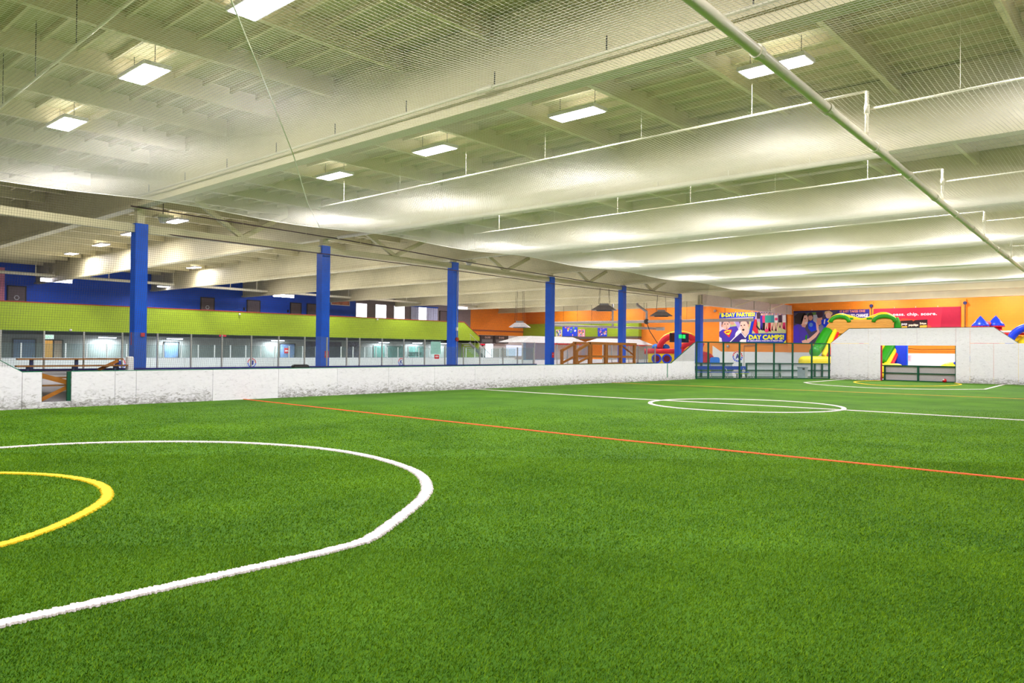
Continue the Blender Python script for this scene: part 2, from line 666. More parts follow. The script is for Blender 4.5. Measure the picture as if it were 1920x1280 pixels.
for x, y in spots[300:]:
    sb.box(x, x + 2.27, y - 0.03, y + 0.03, ZD - 0.13, ZD)
o = sb.build('joists_beyond', CREAM, roof)
o['kind'] = 'stuff'

ordn = ['', 'first', 'second', 'third', 'fourth', 'fifth', 'sixth', 'seventh', 'eighth', 'ninth']
for i, y in enumerate(GY[1:]):
    g = thing('roof_girder', '%s deep cream roof girder counted from the camera, crossing above the pitch' % ordn[i + 1], 'girder', (-24, y, ZG), 0, 'roof girders')
    MB().box(-62, 14.5, y - 0.06, y + 0.06, ZG + 0.12, ZD - 0.02).build('web', CREAM, g)
    MB().box(-62, 14.5, y - 0.16, y + 0.16, ZG, ZG + 0.13).build('bottom_flange', CREAM, g)
g = thing('roof_girder', 'cream roof girder above the camera, just outside the view', 'girder', (-24, GY[0], ZG), 0, 'roof girders')
MB().box(-62, 14.5, GY[0] - 0.06, GY[0] + 0.06, ZG + 0.12, ZD - 0.02).build('web', CREAM, g)
MB().box(-62, 14.5, GY[0] - 0.16, GY[0] + 0.16, ZG, ZG + 0.13).build('bottom_flange', CREAM, g)

# ------------------------------------------------------------------ lamps
def lamp_proto():
    r = thing('ceiling_light', 'x', 'ceiling light', (0, 0, 0))
    MB().box(-0.66, 0.66, -0.27, 0.27, 0.012, 0.09).build('housing', WHITE, r)
    MB().box(-0.62, 0.62, -0.24, 0.24, 0.0, 0.014).build('diffuser', LED, r)
    for sx in (-0.5, 0.5):
        MB().tube([(sx, 0, 0.09), (sx, 0, 0.5)], 0.008, 5).build('hanger', DARK, r)
    return r


area_dn = bpy.data.lights.new('panel_light', 'AREA')
area_dn.shape = 'RECTANGLE'
area_dn.size, area_dn.size_y = 1.24, 0.48
area_dn.energy = LAMP_W
area_dn.color = (1.0, 0.95, 0.97)
area_up = bpy.data.lights.new('ceiling_fill', 'AREA')  # added fill light, the housing itself is closed on top
area_up.shape = 'RECTANGLE'
area_up.size, area_up.size_y = 1.24, 0.48
area_up.energy = CEIL_FILL
area_up.color = (1.0, 0.95, 0.97)
LP = lamp_proto()
link('panel_light', area_dn, LP, (0, 0, -0.012))
link('ceiling_fill', area_up, LP, (0, 0, 0.10)).rotation_euler = (PI, 0, 0)
_first = [True]


def lamp(x, y, z, label, group):
    o = LP if _first[0] else copy_tree(LP)
    _first[0] = False
    o.location = (x, y, z)
    tag(o, label, 'ceiling light', group)


for x, y, l in ((-11.12, 6.32, 'large bright light panel cut by the top edge of the picture'), (-15.8, 6.41, 'bright light panel under the nearest roof bay, middle of three at upper left'),
                (-20.83, 6.6, 'bright light panel under the nearest roof bay, lowest of three at upper left')):
    lamp(x, y, 7.2, l, 'pitch ceiling lights')
for x, y, l in ((-5.91, 14.1, 'bright light panel crossed by the diagonal sprinkler main'), (-10.56, 14.0, 'bright light panel second from the sprinkler main, beyond the first girder'),
                (-15.46, 14.03, 'bright light panel third from the sprinkler main, beyond the first girder'), (-20.22, 14.1, 'bright light panel hanging over the net edge, fourth from the sprinkler main')):
    lamp(x, y, 7.15, l, 'pitch ceiling lights')
lamp(-1.2, 14.1, 7.15, 'light panel above the pitch right of the view', 'pitch ceiling lights')
lamp(-5.9, 6.4, 7.2, 'light panel above the camera out of view', 'pitch ceiling lights')
lamp(-1.2, 6.4, 7.2, 'added light panel above and right of the camera out of view', 'pitch ceiling lights')  # unseen, added for more light on the foreground turf
for x in (-1.2, -5.9, -10.6, -15.4, -20.2):  # unseen row continuing the lamps, added to brighten the near turf
    lamp(x, -1.7, 7.2, 'unseen light panel added in the roof bay behind the camera', 'lights behind the camera')
for x, y, l in ((-32.9, 14.8, 'bright light panel right of the first blue column top'), (-39.5, 15.5, 'bright light panel peeping out behind the first blue column'),
                (-45.1, 16.1, 'small light panel over the rink, middle of three left of the first column'), (-50.7, 16.5, 'small light panel over the rink, furthest left of three'),
                (-52.5, 24.9, 'small light panel over the rink between first and second columns')):
    lamp(x, y, 7.15 if x > -35 else 7.3, l, 'rink ceiling lights')
for i in range(2, len(GY)):
    y0 = GY[i]
    y1 = GY[i + 1] if i + 1 < len(GY) else YW
    for x in (-0.8, -5.9, -10.6, -15.4, -20.2):
        lamp(x, (y0 + y1) / 2, 7.42, 'light panel tucked up behind the deep girders of the far bays', 'far bay ceiling lights')
    for x in (-33, -40, -47, -54):
        if i == 2 and x == -54:
            continue
        lamp(x, (y0 + y1) / 2, 7.42, 'light panel tucked up behind the girders over the rink', 'far rink ceiling lights')

# ------------------------------------------------------------------ blue columns
cols = [(-25.09, 10.11), (-25.92, 17.6), (-26.67, 25.5), (-27.07, 33.5), (-27.77, 41.9), (-28.32, 50.2)]
cl = ['tall blue steel column nearest the camera with a red alarm box', 'blue steel column second from the left with a red notice', 'blue steel column third from the left with a conduit and red bell',
      'blue steel column fourth from the left with a small red notice', 'blue steel column fifth from the left behind the timber ramp', 'blue steel column numbered 15 with green exit signs']
CO = []
ctop = [5.62, 5.80, 5.93, 5.88, 6.0, 6.0]
for i, (x, y) in enumerate(cols):
    c = thing('steel_column', cl[i], 'column', (x, y, 0), 0, 'blue columns')
    CO.append(c)
    hs = 0.19
    tp = ctop[i]
    sh = MB().box(x - hs, x + hs, y - 0.02, y + 0.02, 0, tp)
    sh.build('web', BLUE, c)
    MB().box(x - hs, x + hs, y - hs, y + hs, 0, tp).build('shaft', BLUE, c)
    MB().box(x - 0.3, x + 0.3, y - 0.3, y + 0.3, -0.03, 0.02).build('base_plate', BLUE, c)
    MB().box(x - 0.12, x + 0.12, y - 0.12, y + 0.12, tp, ZG + 0.01).build('cap', CREAM, c)
for c in CO:
    for ch in list(c.children):
        if ch.name.startswith('web'):
            bpy.data.objects.remove(ch)
# things fixed to the columns
x, y = cols[0]
MB().box(x + 0.19, x + 0.25, y + 0.0, y + 0.11, 2.02, 2.14).build('alarm_box', REDP, CO[0])
MB().box(x - 0.05, x - 0.01, y - 0.2, y - 0.19, 1.75, 2.15).build('marker_strip', REDP, CO[0])
x, y = cols[1]
n_ = MB().box(x + 0.19, x + 0.2, y - 0.02, y + 0.16, 1.33, 1.6).build('notice', REDP, CO[1])
lettering('OPEN', planeX(x + 0.2), y, 1.50, 0.12, 0.035, WHITE, n_, 0.004)
lettering('DOOR', planeX(x + 0.2), y, 1.42, 0.12, 0.05, WHITE, n_, 0.004)
x, y = cols[2]
MB().tube([(x + 0.21, y + 0.08, 1.0), (x + 0.21, y + 0.08, 5.5)], 0.014, 6).build('conduit', ALU, CO[2])
MB().box(x + 0.19, x + 0.26, y + 0.03, y + 0.13, 2.62, 2.78).build('junction_box', WHITE, CO[2])
MB().tube([(x + 0.19, y + 0.1, 2.2), (x + 0.26, y + 0.1, 2.2)], 0.1, 14).build('bell', mat('red_bell', (150, 50, 36)), CO[2])
x, y = cols[3]
n_ = MB().box(x + 0.19, x + 0.2, y - 0.02, y + 0.16, 1.3, 1.6).build('notice', REDP, CO[3])
lettering('NO', planeX(x + 0.2), y + 0.01, 1.46, 0.1, 0.06, WHITE, n_, 0.004)
x, y = cols[5]
lettering('15', planeX(x + 0.19), y - 0.02, 4.12, 0.22, 0.26, WHITE, CO[5], 0.006)
MB().box(x + 0.25, x + 0.33, y - 0.35, y + 0.0, 2.70, 2.98).build('exit_sign', EXITG, CO[5])
MB().box(x + 0.25, x + 0.33, y + 0.22, y + 0.5, 2.70, 2.98).build('exit_sign', EXITG, CO[5])
MB().box(x + 0.19, x + 0.26, y - 0.1, y + 0.3, 2.78, 2.88).build('sign_bracket', DARK, CO[5])
MB().tube([(x + 0.19, y + 0.1, 2.0), (x + 0.24, y + 0.1, 2.0)], 0.07, 10).build('bell', mat('red_bell', (150, 50, 36)), CO[5])

# end column and the boxed beam on it
c7 = thing('steel_column', 'blue steel column standing behind the corner glass, carrying the boxed beam', 'column', (-28.3, 53.4, 0), 0, 'blue columns')
MB().box(-28.52, -28.08, 53.18, 53.62, 0, 5.34).build('shaft', BLUE, c7)
MB().box(-28.4, -28.2, 53.3, 53.5, 5.4, 6.1).build('cap', CREAM, c7)
MB().box(-28.6, -28.0, 53.1, 53.7, 5.34, 5.4).build('cap_plate', CREAM, c7)
bb = thing('boxed_beam', 'long cream boxed beam running from the last column to the orange wall', 'beam', (-28.3, 62, 5.4))
MB().box(-28.42, -28.18, 53.7, YW, 5.42, 6.2).build('face', mat('pale_beam_paint', (206, 198, 186), 0.6, 0.05), bb)
MB().box(-28.5, -28.1, 53.7, YW, 5.36, 5.42).build('flange', mat('pale_beam_paint', (206, 198, 186)), bb)
for yy in (58.6, 63, 66.4, 70.2):
    MB().box(-28.17, -28.10, yy - 0.04, yy + 0.04, 5.42, 6.2).build('stiffener', mat('pale_beam_paint', (206, 198, 186)), bb)
MB().bar((-28.0, 59.0, 5.5), (-26.9, 61.2, 6.3), 0.06, 0.06).build('brace', CREAM, bb)
MB().bar((-28.0, 65.6, 5.5), (-26.9, 67.6, 6.3), 0.06, 0.06).build('brace', CREAM, bb)

# eave beams between column tops, V braces
for i in range(-1, 5):
    a = cols[i] if i >= 0 else (-24.3, 2.2)
    b = cols[i + 1]
    za = ctop[max(i, 0)] - 0.02
    zb = ctop[i + 1] - 0.02
    nm = ['', 'first and second', 'second and third', 'third and fourth', 'fourth and fifth', 'fifth and sixth']
    lab = 'cream tie beam with V bracing between the %s blue columns' % nm[i + 1] if i >= 0 else 'cream tie beam running off left from the first blue column'
    t = thing('tie_beam', lab, 'beam', ((a[0] + b[0]) / 2, (a[1] + b[1]) / 2, za), 0, 'tie beams along the column row')
    sgn = 0.19
    MB().bar((a[0], a[1] + sgn, za - 0.14), (b[0], b[1] - sgn, zb - 0.14), 0.2, 0.24).build('chord', CREAM, t)
    if i >= 0:
        mx_, my_, mz_ = (a[0] + b[0]) / 2, (a[1] + b[1]) / 2, (za + zb) / 2 - 0.02
        for e, s_ in ((a, 1), (b, -1)):
            q = (e[0] + (mx_ - e[0]) * 0.5, e[1] + (my_ - e[1]) * 0.5, ZD - 0.95)
            MB().bar((mx_, my_, mz_), q, 0.14, 0.16).build('brace', CREAM, t)
        MB().box(mx_ - 0.12, mx_ + 0.12, my_ - 0.12, my_ + 0.12, mz_ - 0.1, mz_ + 0.05).build('gusset', CREAM, t)

cd = thing('conduit_run', 'dark thin conduit running along above the blue column tops', 'conduit', (-24.8, 26, 6.0))
MB().tube([(-24.5, 9.6, 6.06), (-25.2, 18, 6.05), (-25.9, 26.2, 5.9), (-26.8, 36, 5.86), (-27.6, 49, 5.86)], 0.022, 6).build('pipe', mat('dark_conduit', (78, 56, 62)), cd)
for k in range(14):
    yy = 10.8 + k * 2.7
    xx = -24.5 - (yy - 9.6) * 0.0787
    MB().tube([(xx, yy, 5.95), (xx, yy, ZD)], 0.009, 5).build('hanger', CREAM, cd)

tag(MB().tube([(-24.6, 4, 5.35), (-25.55, 17.6, 5.44), (-26.3, 25.5, 5.5), (-26.7, 33.5, 5.46), (-27.4, 41.9, 5.55), (-27.9, 50, 5.6)], 0.02, 6).build('hanging_cable', mat('dark_conduit', (78, 56, 62))), 'dark cable strung along the underside of the tie beams', 'cable')
# ------------------------------------------------------------------ sprinkler pipes
PIPE = mat('cream_pipe', (226, 220, 196), 0.4, 0.04)
mp_ = thing('sprinkler_main', 'thick cream sprinkler main running diagonally out of the top right', 'pipe', (-4.4, 16, 5.6))
ZM = 5.6
main_pts = [(-3.8, -2, ZM), (-4.1, 7.68, ZM), (-4.42, 15.14, ZM), (-4.74, 21.5, ZM), (-5.08, 28.5, ZM), (-5.29, 32.8, ZM), (-5.67, 41.7, ZM), (-5.85, 46.8, ZM)]
MB().tube(main_pts, 0.075, 12).build('pipe', PIPE, mp_, True)
for k in range(11):
    t = k / 10
    yy = 6.5 + k * 2.9
    xx = np.interp(yy, [p[1] for p in main_pts], [p[0] for p in main_pts])
    MB().tube([(xx, yy - 0.06, ZM), (xx, yy + 0.06, ZM)], 0.095, 12).build('coupling', PIPE, mp_)
for k, yy in enumerate((14.6, 22.0, 29.4, 36.9, 44.4)):
    xx = np.interp(yy, [p[1] for p in main_pts], [p[0] for p in main_pts])
    b = thing('sprinkler_branch', '%s white branch pipe rising from the sprinkler main' % ['nearest', 'second', 'third', 'fourth', 'furthest'][k], 'pipe', (xx, yy, 5.66), 0, 'sprinkler branches')
    MB().tube([(xx, yy, ZM + 0.05), (xx, yy, 6.5)], 0.034, 8).build('riser', PIPE, b, True)
    MB().tube([(xx, yy, 6.5), (-13, yy, 6.47), (-21.8, yy, 6.43)], 0.022, 6).build('branch_pipe', PIPE, b, True)
    MB().tube([(xx, yy + 0.02, 6.17), (2.5, yy, 6.22)], 0.022, 6).build('branch_pipe', PIPE, b, True)
    MB().tube([(xx, yy, 6.09), (xx, yy, 6.25)], 0.048, 8).build('tee', PIPE, b, True)
    for hx in (-20.4, -17.6, -14.8, -12.0, -9.2, -6.6, -2.9, -0.6):
        MB().tube([(hx, yy, 6.22 if hx > xx else 6.46), (hx, yy, ZD)], 0.005, 5).build('hanger', PIPE, b)
sp = thing('sprinkler_pipe', 'thin pipe clipped along the near face of the first girder', 'pipe', (-12, 9.7, 6.4))
MB().tube([(-24.5, 9.72, 6.36), (3, 9.72, 6.36)], 0.028, 6).build('pipe', PIPE, sp, True)
for k in range(11):
    MB().tube([(-23.5 + k * 2.39, 9.72, 6.36), (-23.5 + k * 2.39, 9.72, 6.62)], 0.012, 5).build('hanger', DARK, sp)
MB().tube([(-9.6, 9.72, 6.36), (-9.2, 9.72, 6.36)], 0.05, 8).build('coupling', PIPE, sp)
sp = thing('sprinkler_pipe', 'thick cream pipe clipped along the underside of the second girder', 'pipe', (-14, 17.45, 6.0))
MB().tube([(-24.8, 17.5, 6.05), (-14, 17.48, 6.02), (-4.8, 17.4, 5.98)], 0.07, 10).build('pipe', PIPE, sp, True)
for k in range(9):
    MB().tube([(-22.5 + k * 2.0, 17.48, 5.95), (-22.5 + k * 2.0, 17.48, 6.2)], 0.016, 6).build('strap', PIPE, sp)
sp = thing('sprinkler_pipe', 'pipe in the nearest roof bay crossing the upper left corner', 'pipe', (-15, 4.5, 6.7))
MB().tube([(-6, 4.2, 6.62), (-24.5, 4.75, 6.62)], 0.026, 6).build('pipe', PIPE, sp, True)
for k in range(7):
    MB().tube([(-9 - k * 2.3, 4.29 + 0.07 * k, 6.62), (-9 - k * 2.3, 4.29 + 0.07 * k, ZD)], 0.008, 5).build('hanger', DARK, sp)

# ------------------------------------------------------------------ nets
def net_mesh(name, strands, r, m):
    V = []
    F = []
    base = 0
    for P in strands:
        P = np.asarray(P)
        n = len(P)
        d = np.gradient(P, axis=0)
        d /= np.linalg.norm(d, axis=1)[:, None]
        ref = np.array([0.0, 0.0, 1.0]) if abs(d[0][2]) < 0.9 else np.array([0.0, 1.0, 0.0])
        a = np.cross(d, ref)
        a /= np.linalg.norm(a, axis=1)[:, None]
        b = np.cross(d, a)
        ring = np.stack([P + (a * math.cos(2 * PI * k / 3) + b * math.sin(2 * PI * k / 3)) * r for k in range(3)], 1)
        V.append(ring.reshape(-1, 3))
        i = np.arange(n - 1)[:, None] * 3
        for k in range(3):
            k2 = (k + 1) % 3
            F.append(np.concatenate([i + k, i + k2, i + 3 + k2, i + 3 + k], 1) + base)
        base += n * 3
    V = np.concatenate(V).astype(np.float32)
    F = np.concatenate(F).astype(np.int32)
    me = bpy.data.meshes.new(name)
    me.vertices.add(len(V))
    me.vertices.foreach_set('co', V.ravel())
    me.loops.add(F.size)
    me.loops.foreach_set('vertex_index', F.ravel())
    me.polygons.add(len(F))
    me.polygons.foreach_set('loop_start', np.arange(0, F.size, 4, dtype=np.int32))
    me.polygons.foreach_set('loop_total', np.full(len(F), 4, dtype=np.int32))
    me.update(calc_edges=True)
    me.polygons.foreach_set('use_smooth', [True] * len(F))
    me.materials.append(m)
    return me


NZ = 5.92
XN = -22.2
gy = np.array([-6.0] + GY)


def net_z(x, y):
    x = np.asarray(x, float)
    y = np.asarray(y, float)
    i = np.clip(np.searchsorted(gy, y) - 1, 0, len(gy) - 2)
    t = (y - gy[i]) / (gy[i + 1] - gy[i])
    e = np.clip((x - XN) / 3.0, 0, 1)
    return NZ - 0.16 * np.sin(PI * t) ** 2 * (0.4 + 0.6 * e) - 0.05 * np.sin(PI * (x + 1.1) / 4.78) ** 2 * np.sin(PI * t) ** 2


strands = []
for y in np.arange(0.5, 51.2, 0.07):
    xs = np.linspace(XN, 2.2, 31)
    strands.append(np.c_[xs, np.full_like(xs, y), net_z(xs, np.full_like(xs, y))])
for x in np.arange(XN, 2.2, 0.07):
    ys = np.linspace(0.5, 51.2, 92)
    strands.append(np.c_[np.full_like(ys, x), ys, net_z(np.full_like(ys, x), ys)])
nt_ = thing('ceiling_net', 'fine white safety net stretched overhead below the roof girders', 'net', (-10, 25, NZ))
me = net_mesh('mesh_cords', strands, 0.0028, NETW)
o = link('mesh_cords', me, nt_, (10, -25, -NZ))
o['kind'] = 'stuff'
ys = np.linspace(0.5, 51.2, 92)
MB().tube(np.c_[np.full_like(ys, XN), ys, net_z(np.full_like(ys, XN), ys)], 0.009, 5).build('edge_rope', NETW, nt_)
strands = []
for y in np.arange(2.0, 43.2, 0.062):
    strands.append(np.array([(XN, y, float(net_z(XN, y))), ((XN + XB) / 2 + 0.03, y, 3.4), (XB - 0.02, y, 1.03)]))
for z in np.arange(1.05, 5.9, 0.062):
    t = (z - 1.03) / (NZ - 1.03)
    strands.append(np.array([(XB - 0.02 + (XN - XB) * t, yy, z) for yy in (2.0, 12, 22, 32, 43.2)]))
vn = thing('side_net', 'grey safety net hanging behind the left touchline boards', 'net', (-23, 22, 1))
me = net_mesh('mesh_cords', strands, 0.0022, NETG)
o = link('mesh_cords', me, vn, (23, -22, -1))
o['kind'] = 'stuff'
rope = [(-6.5, 2.9, NZ - 0.10), (-9.0, 4.85, NZ - 0.14), (-11.6, 6.9, NZ - 0.2), (-14.2, 8.85, NZ - 0.1), (-15.4, 9.7, NZ - 0.02), (-18.5, 12.0, NZ - 0.12), (-21.4, 14.3, NZ - 0.12), (XN, 14.9, NZ - 0.08)]
tag(MB().tube(rope, 0.011, 6).build('net_rope', NETW), 'white lacing rope running diagonally across the ceiling net', 'rope')

# ------------------------------------------------------------------ left touchline boards
bd = thing('touchline_boards', 'low white scuffed boards along the left side of the pitch', 'boards', (XB, 22, 0))
J = [6.37, 6.84, 7.56, 8.71, 9.30, 11.65, 13.98, 16.37, 18.75, 21.15, 23.52, 25.88, 28.24, 30.57, 32.95, 35.16, 37.98, 39.17, 39.78, 40.25, 41.56, 43.17]
def topz(y):
    if y > 40.25:
        return 1.02 + (y - 40.25) * (2.30 - 1.02) / (43.17 - 40.25)
    if y < 6.37:
        return 1.0 + (6.37 - y) * 0.6
    return 1.0 + 0.02 * (y - 6.37) / 34
def panel(a, b, z0=0.0, m=WHITEB):
    MB().prism([(a + 0.006, z0), (b - 0.006, z0), (b - 0.006, topz(b) - 0.012), (a + 0.006, topz(a) - 0.012)], lambda u, v, t: (XB - t, u, v), 0, 0.03).build('panel', m, bd)
panel(3.4, 4.9)
panel(4.9, 6.37)
for a, b in zip(J[:-1], J[1:]):
    if abs(a - 6.84) < 0.01:
        MB().box(XB - 0.03, XB, a, b, 0, 0.17).build('sill', WHITEB, bd)
        continue
    panel(a, b, 0.0, WHITEC if abs(a - 11.65) < 0.01 else WHITEB)
MB().box(XB - 0.12, XB - 0.032, 7.47, 7.56, 0.17, 0.99).build('gate_post', GREEN, bd)
MB().box(XB - 0.12, XB - 0.032, 6.80, 6.85, 0.17, 0.99).build('gate_post', GREEN, bd)
MB().box(XB - 0.004, XB + 0.006, 39.76, 39.84, 0.18, 1.0).build('gate_edge', TEAL, bd)
for a, b in ((3.4, 6.37), (6.37, 6.84), (7.56, 40.25), (40.25, 43.17)):
    MB().prism([(a, topz(a + (1e-4 if a > 40 else 0)) - 0.012), (b, topz(b) - 0.012), (b, topz(b) + 0.006), (a, topz(a) + 0.006)], lambda u, v, t: (XB - t, u, v), -0.004, 0.07).build('cap_rail', TEAL, bd)
MB().box(XB - 0.07, XB - 0.034, 7.6, 43.1, 0.05, 0.12).build('back_rail', STEEL, bd)
for k in range(15):
    yy = 7.6 + k * 2.36
    MB().box(XB - 0.08, XB - 0.034, yy, yy + 0.05, 0, 0.96).build('back_post', STEEL, bd)

# ------------------------------------------------------------------ far goal wall
gw = thing('goal_wall', 'high white end wall with clipped corners around the far goal mouth', 'goal wall', (-12.5, YG, 0))
def gp(poly, m=WHITEB, t=0.05):
    P = []
    cx = sum(p[0] for p in poly) / len(poly)
    cz = sum(p[1] for p in poly) / len(poly)
    for u, v in poly:
        P.append((u + (0.008 if u < cx else -0.008), v + (0.008 if v < cz else -0.008)))
    MB().prism(P, planeY(YG), 0, -t).build('panel', m, gw)
x0, x1, x2, x3, x4, x5, x6, x7, x8 = -17.72, -16.55, -15.36, -14.62, -12.53, -10.42, -9.68, -8.48, -7.27
gp([(x0, 0), (x1, 0), (x1, 2.36), (x0, 2.36)])
gp([(x1, 0), (x2, 0), (x2, 2.36), (x1, 2.36)])
gp([(x0, 2.36), (x2, 2.36), (x2, 3.32), (x1, 3.32)])
gp([(x2, 0), (x3, 0), (x3, 3.32), (x2, 3.32)])
gp([(x3, 2.23), (x4, 2.23), (x4, 3.32), (x3, 3.32)])
gp([(x4, 2.23), (x5, 2.23), (x5, 3.32), (x4, 3.32)])
gp([(x5, 0), (x6, 0), (x6, 3.32), (x5, 3.32)])
gp([(x6, 0), (x7, 0), (x7, 2.38), (x6, 2.38)])
gp([(x7, 0), (x8, 0), (x8, 2.38), (x7, 2.38)])
gp([(x6, 2.38), (x8, 2.38), (x7, 3.32), (x6, 3.32)])
gp([(x8, 0), (-6.0, 0), (-6.0, 2.38), (x8, 2.38)])
gp([(-6.0, 0), (-4.5, 0), (-4.5, 2.38), (-6.0, 2.38)])
MB().box(x3 - 0.02, x3 + 0.05, YG + 0.05, YG + 0.2, 0, 2.23).build('goal_post', mat('crimson_post', (176, 24, 60)), gw)
MB().box(x5 - 0.04, x5 + 0.02, YG + 0.05, YG + 0.2, 0, 2.23).build('goal_post', GREEN, gw)
MB().box(x0, x0 + 0.06, YG + 0.05, YG + 0.12, 0, 2.36).build('stud', GREEN, gw)
for a, za, b, zb in ((x0, 2.36, x1, 3.32), (x1, 3.32, x7, 3.32), (x7, 3.32, x8, 2.38)):
    MB().prism([(a, za), (b, zb), (b, zb + 0.03), (a, za + 0.03)], planeY(YG), 0.006, -0.07).build('cap_rail', GREEN, gw)
gf = thing('goal_back_fence', 'low dark green rail fence with grey mesh filling the far goal mouth', 'fence', (-12.5, YG + 0.4, 0))
MB().box(x3, x5, YG + 0.37, YG + 0.44, 0.93, 1.0).build('top_rail', GREEN, gf)
MB().box(x3, x5, YG + 0.37, YG + 0.44, 0.48, 0.53).build('mid_rail', GREEN, gf)
MB().box(x3, x5, YG + 0.37, YG + 0.44, 0.0, 0.06).build('bottom_rail', GREEN, gf)
for xx in (x3 + 0.14, x4 - 0.02, x5 - 0.05):
    MB().box(xx - 0.05, xx + 0.05, YG + 0.36, YG + 0.45, 0.0, 0.98).build('post', GREEN, gf)
MESHP = mat('grey_mesh_panel', (176, 168, 172), 0.7, 0.08, 30)
MB().box(x3 + 0.1, x4 - 0.02, YG + 0.45, YG + 0.47, 0.03, 0.97).build('panel', MESHP, gf)
MB().box(x4 - 0.02, x5 - 0.02, YG + 0.45, YG + 0.47, 0.03, 0.97).build('panel', MESHP, gf)
bl = thing('ball', 'red and white ball resting by the foot of the goal fence', 'ball', (-11.05, YG + 0.2, 0))
MB().ellipsoid((-11.05, YG + 0.2, 0.12), (0.12, 0.12, 0.12), 16, 10).build('shell', RED, bl, True)
MB().ellipsoid((-11.09, YG + 0.12, 0.17), (0.06, 0.05, 0.055), 10, 8).build('white_patch', WHITE, bl, True)

# ------------------------------------------------------------------ corner glass fence
A = Vector((XB, 43.17, 0))
B = Vector((-17.73, YG, 0))
FD = (B - A).normalized()
FN = Vector((-FD.y, FD.x, 0))
fp = [(-23.1, 43.26), (-22.65, 43.95), (-22.06, 44.84), (-21.43, 45.81), (-20.78, 46.82), (-20.06, 47.92), (-19.3, 49.08), (-18.51, 50.3), (-17.78, 51.42)]
gfn = thing('glass_fence', 'tall dark green framed glass fence closing the far left corner', 'fence', (-20.4, 47.3, 0))
for i, (x, y) in enumerate(fp):
    MB().bar((x, y, 0), (x, y, 2.36), 0.085, 0.085, FN).build('post', GREEN, gfn)
for z0, h in ((2.33, 0.07), (0.035, 0.07)):
    MB().bar((fp[0][0], fp[0][1], z0), (fp[-1][0], fp[-1][1], z0), 0.07, h).build('rail', GREEN, gfn)
for (xa, ya), (xb, yb) in zip(fp[:-1], fp[1:]):
    MB().bar((xa + FD.x * 0.05, ya + FD.y * 0.05, 1.18), (xb - FD.x * 0.05, yb - FD.y * 0.05, 1.18), 0.012, 2.2).build('pane', GLASS, gfn)
def F(s, off, z=0.0):       # along the corner fence, off metres outside it
    p = A + FD * s + FN * off
    return Vector((p.x, p.y, z))
bf = thing('rail_fence', 'low dark green rail fence with white panels behind the corner benches', 'fence', F(6, 2.6))
ps = [0.9, 1.9, 3.6, 4.9, 5.3, 7.9, 10.7, 11.3, 12.6]
for s_ in ps:
    MB().bar(F(s_, 2.6, 0), F(s_, 2.6, 1.0), 0.1, 0.1, FN).build('post', GREEN, bf)
for a, b in ((0.9, 4.3), (5.3, 12.6)):
    for z in (0.97, 0.5, 0.04):
        MB().bar(F(a, 2.6, z), F(b, 2.6, z), 0.07, 0.065).build('rail', GREEN, bf)
WPAN = mat('white_rail_panel', (206, 202, 206), 0.5, 0.05)
for a, b in ((0.9, 2.6), (2.6, 4.3), (5.3, 7.9), (7.9, 10.7), (10.7, 12.6)):
    MB().bar(F(a + 0.03, 2.67, 0.5), F(b - 0.03, 2.67, 0.5), 0.02, 0.94).build('panel', WPAN, bf)

def bench(name, label, s0, s1, off, zseat, seatm, back=None):
    o = thing(name, label, 'bench', F((s0 + s1) / 2, off))
    MB().bar(F(s0, off, zseat), F(s1, off, zseat), 0.28, 0.045).build('seat', seatm, o)
    if back:
        MB().bar(F(s0, off + 0.3, back), F(s1, off + 0.3, back), 0.06, 0.22).build('backrest', seatm, o)
    n = 4 if s1 - s0 > 3 else 2
    for k in range(n):
        s_ = s0 + 0.2 + (s1 - s0 - 0.4) * k / (n - 1)
        for d in (-0.12, 0.16):
            MB().bar(F(s_ + 0.1 * (1 if k % 2 else -1), off + d, 0.0), F(s_, off + d * 0.5, zseat), 0.035, 0.035).build('leg', ALU, o)
        if back:
            MB().bar(F(s_, off + 0.06, zseat), F(s_, off + 0.28, back), 0.035, 0.035).build('back_support', ALU, o)
    if not back:
        MB().bar(F(s0 + 0.3, off, 0.22), F(s1 - 0.3, off, 0.22), 0.04, 0.04).build('stretcher', ALU, o)
    return o
bench('players_bench', 'long blue team bench with backrest behind the corner glass', 0.2, 4.55, 1.2, 0.41, mat('blue_bench', (24, 66, 178), 0.4), 0.68)
bench('players_bench', 'short bare aluminium bench right of the blue bench', 5.0, 7.4, 1.6, 0.42, ALU)
cb = thing('cooler_bin', 'grey upright bin standing behind the corner glass', 'bin', F(8.7, 1.2))
p = F(8.7, 1.2)
MB().rbox(p.x - 0.26, p.x + 0.26, p.y - 0.26, p.y + 0.26, 0.0, 0.70, 0.03, 2).build('body', mat('bin_grey', (168, 172, 178), 0.4), cb)
MB().rbox(p.x - 0.28, p.x + 0.28, p.y - 0.28, p.y + 0.28, 0.70, 0.78, 0.02, 2).build('lid', mat('lid_grey', (148, 152, 160), 0.4), cb)
MB().box(p.x + 0.1, p.x + 0.24, p.y - 0.30, p.y - 0.26, 0.6, 0.68).build('handle', DARK, cb)
st = thing('green_step', 'small lime green step in the opening of the rail fence', 'step', F(4.8, 2.2))
MB().bar(F(4.35, 2.3, 0.28), F(5.2, 2.3, 0.28), 0.3, 0.05).build('tread', LIME, st)
MB().bar(F(4.4, 2.3, 0.0), F(4.4, 2.3, 0.28), 0.05, 0.05).build('leg', GREEN, st)
MB().bar(F(5.15, 2.3, 0.0), F(5.15, 2.3, 0.28), 0.05, 0.05).build('leg', GREEN, st)

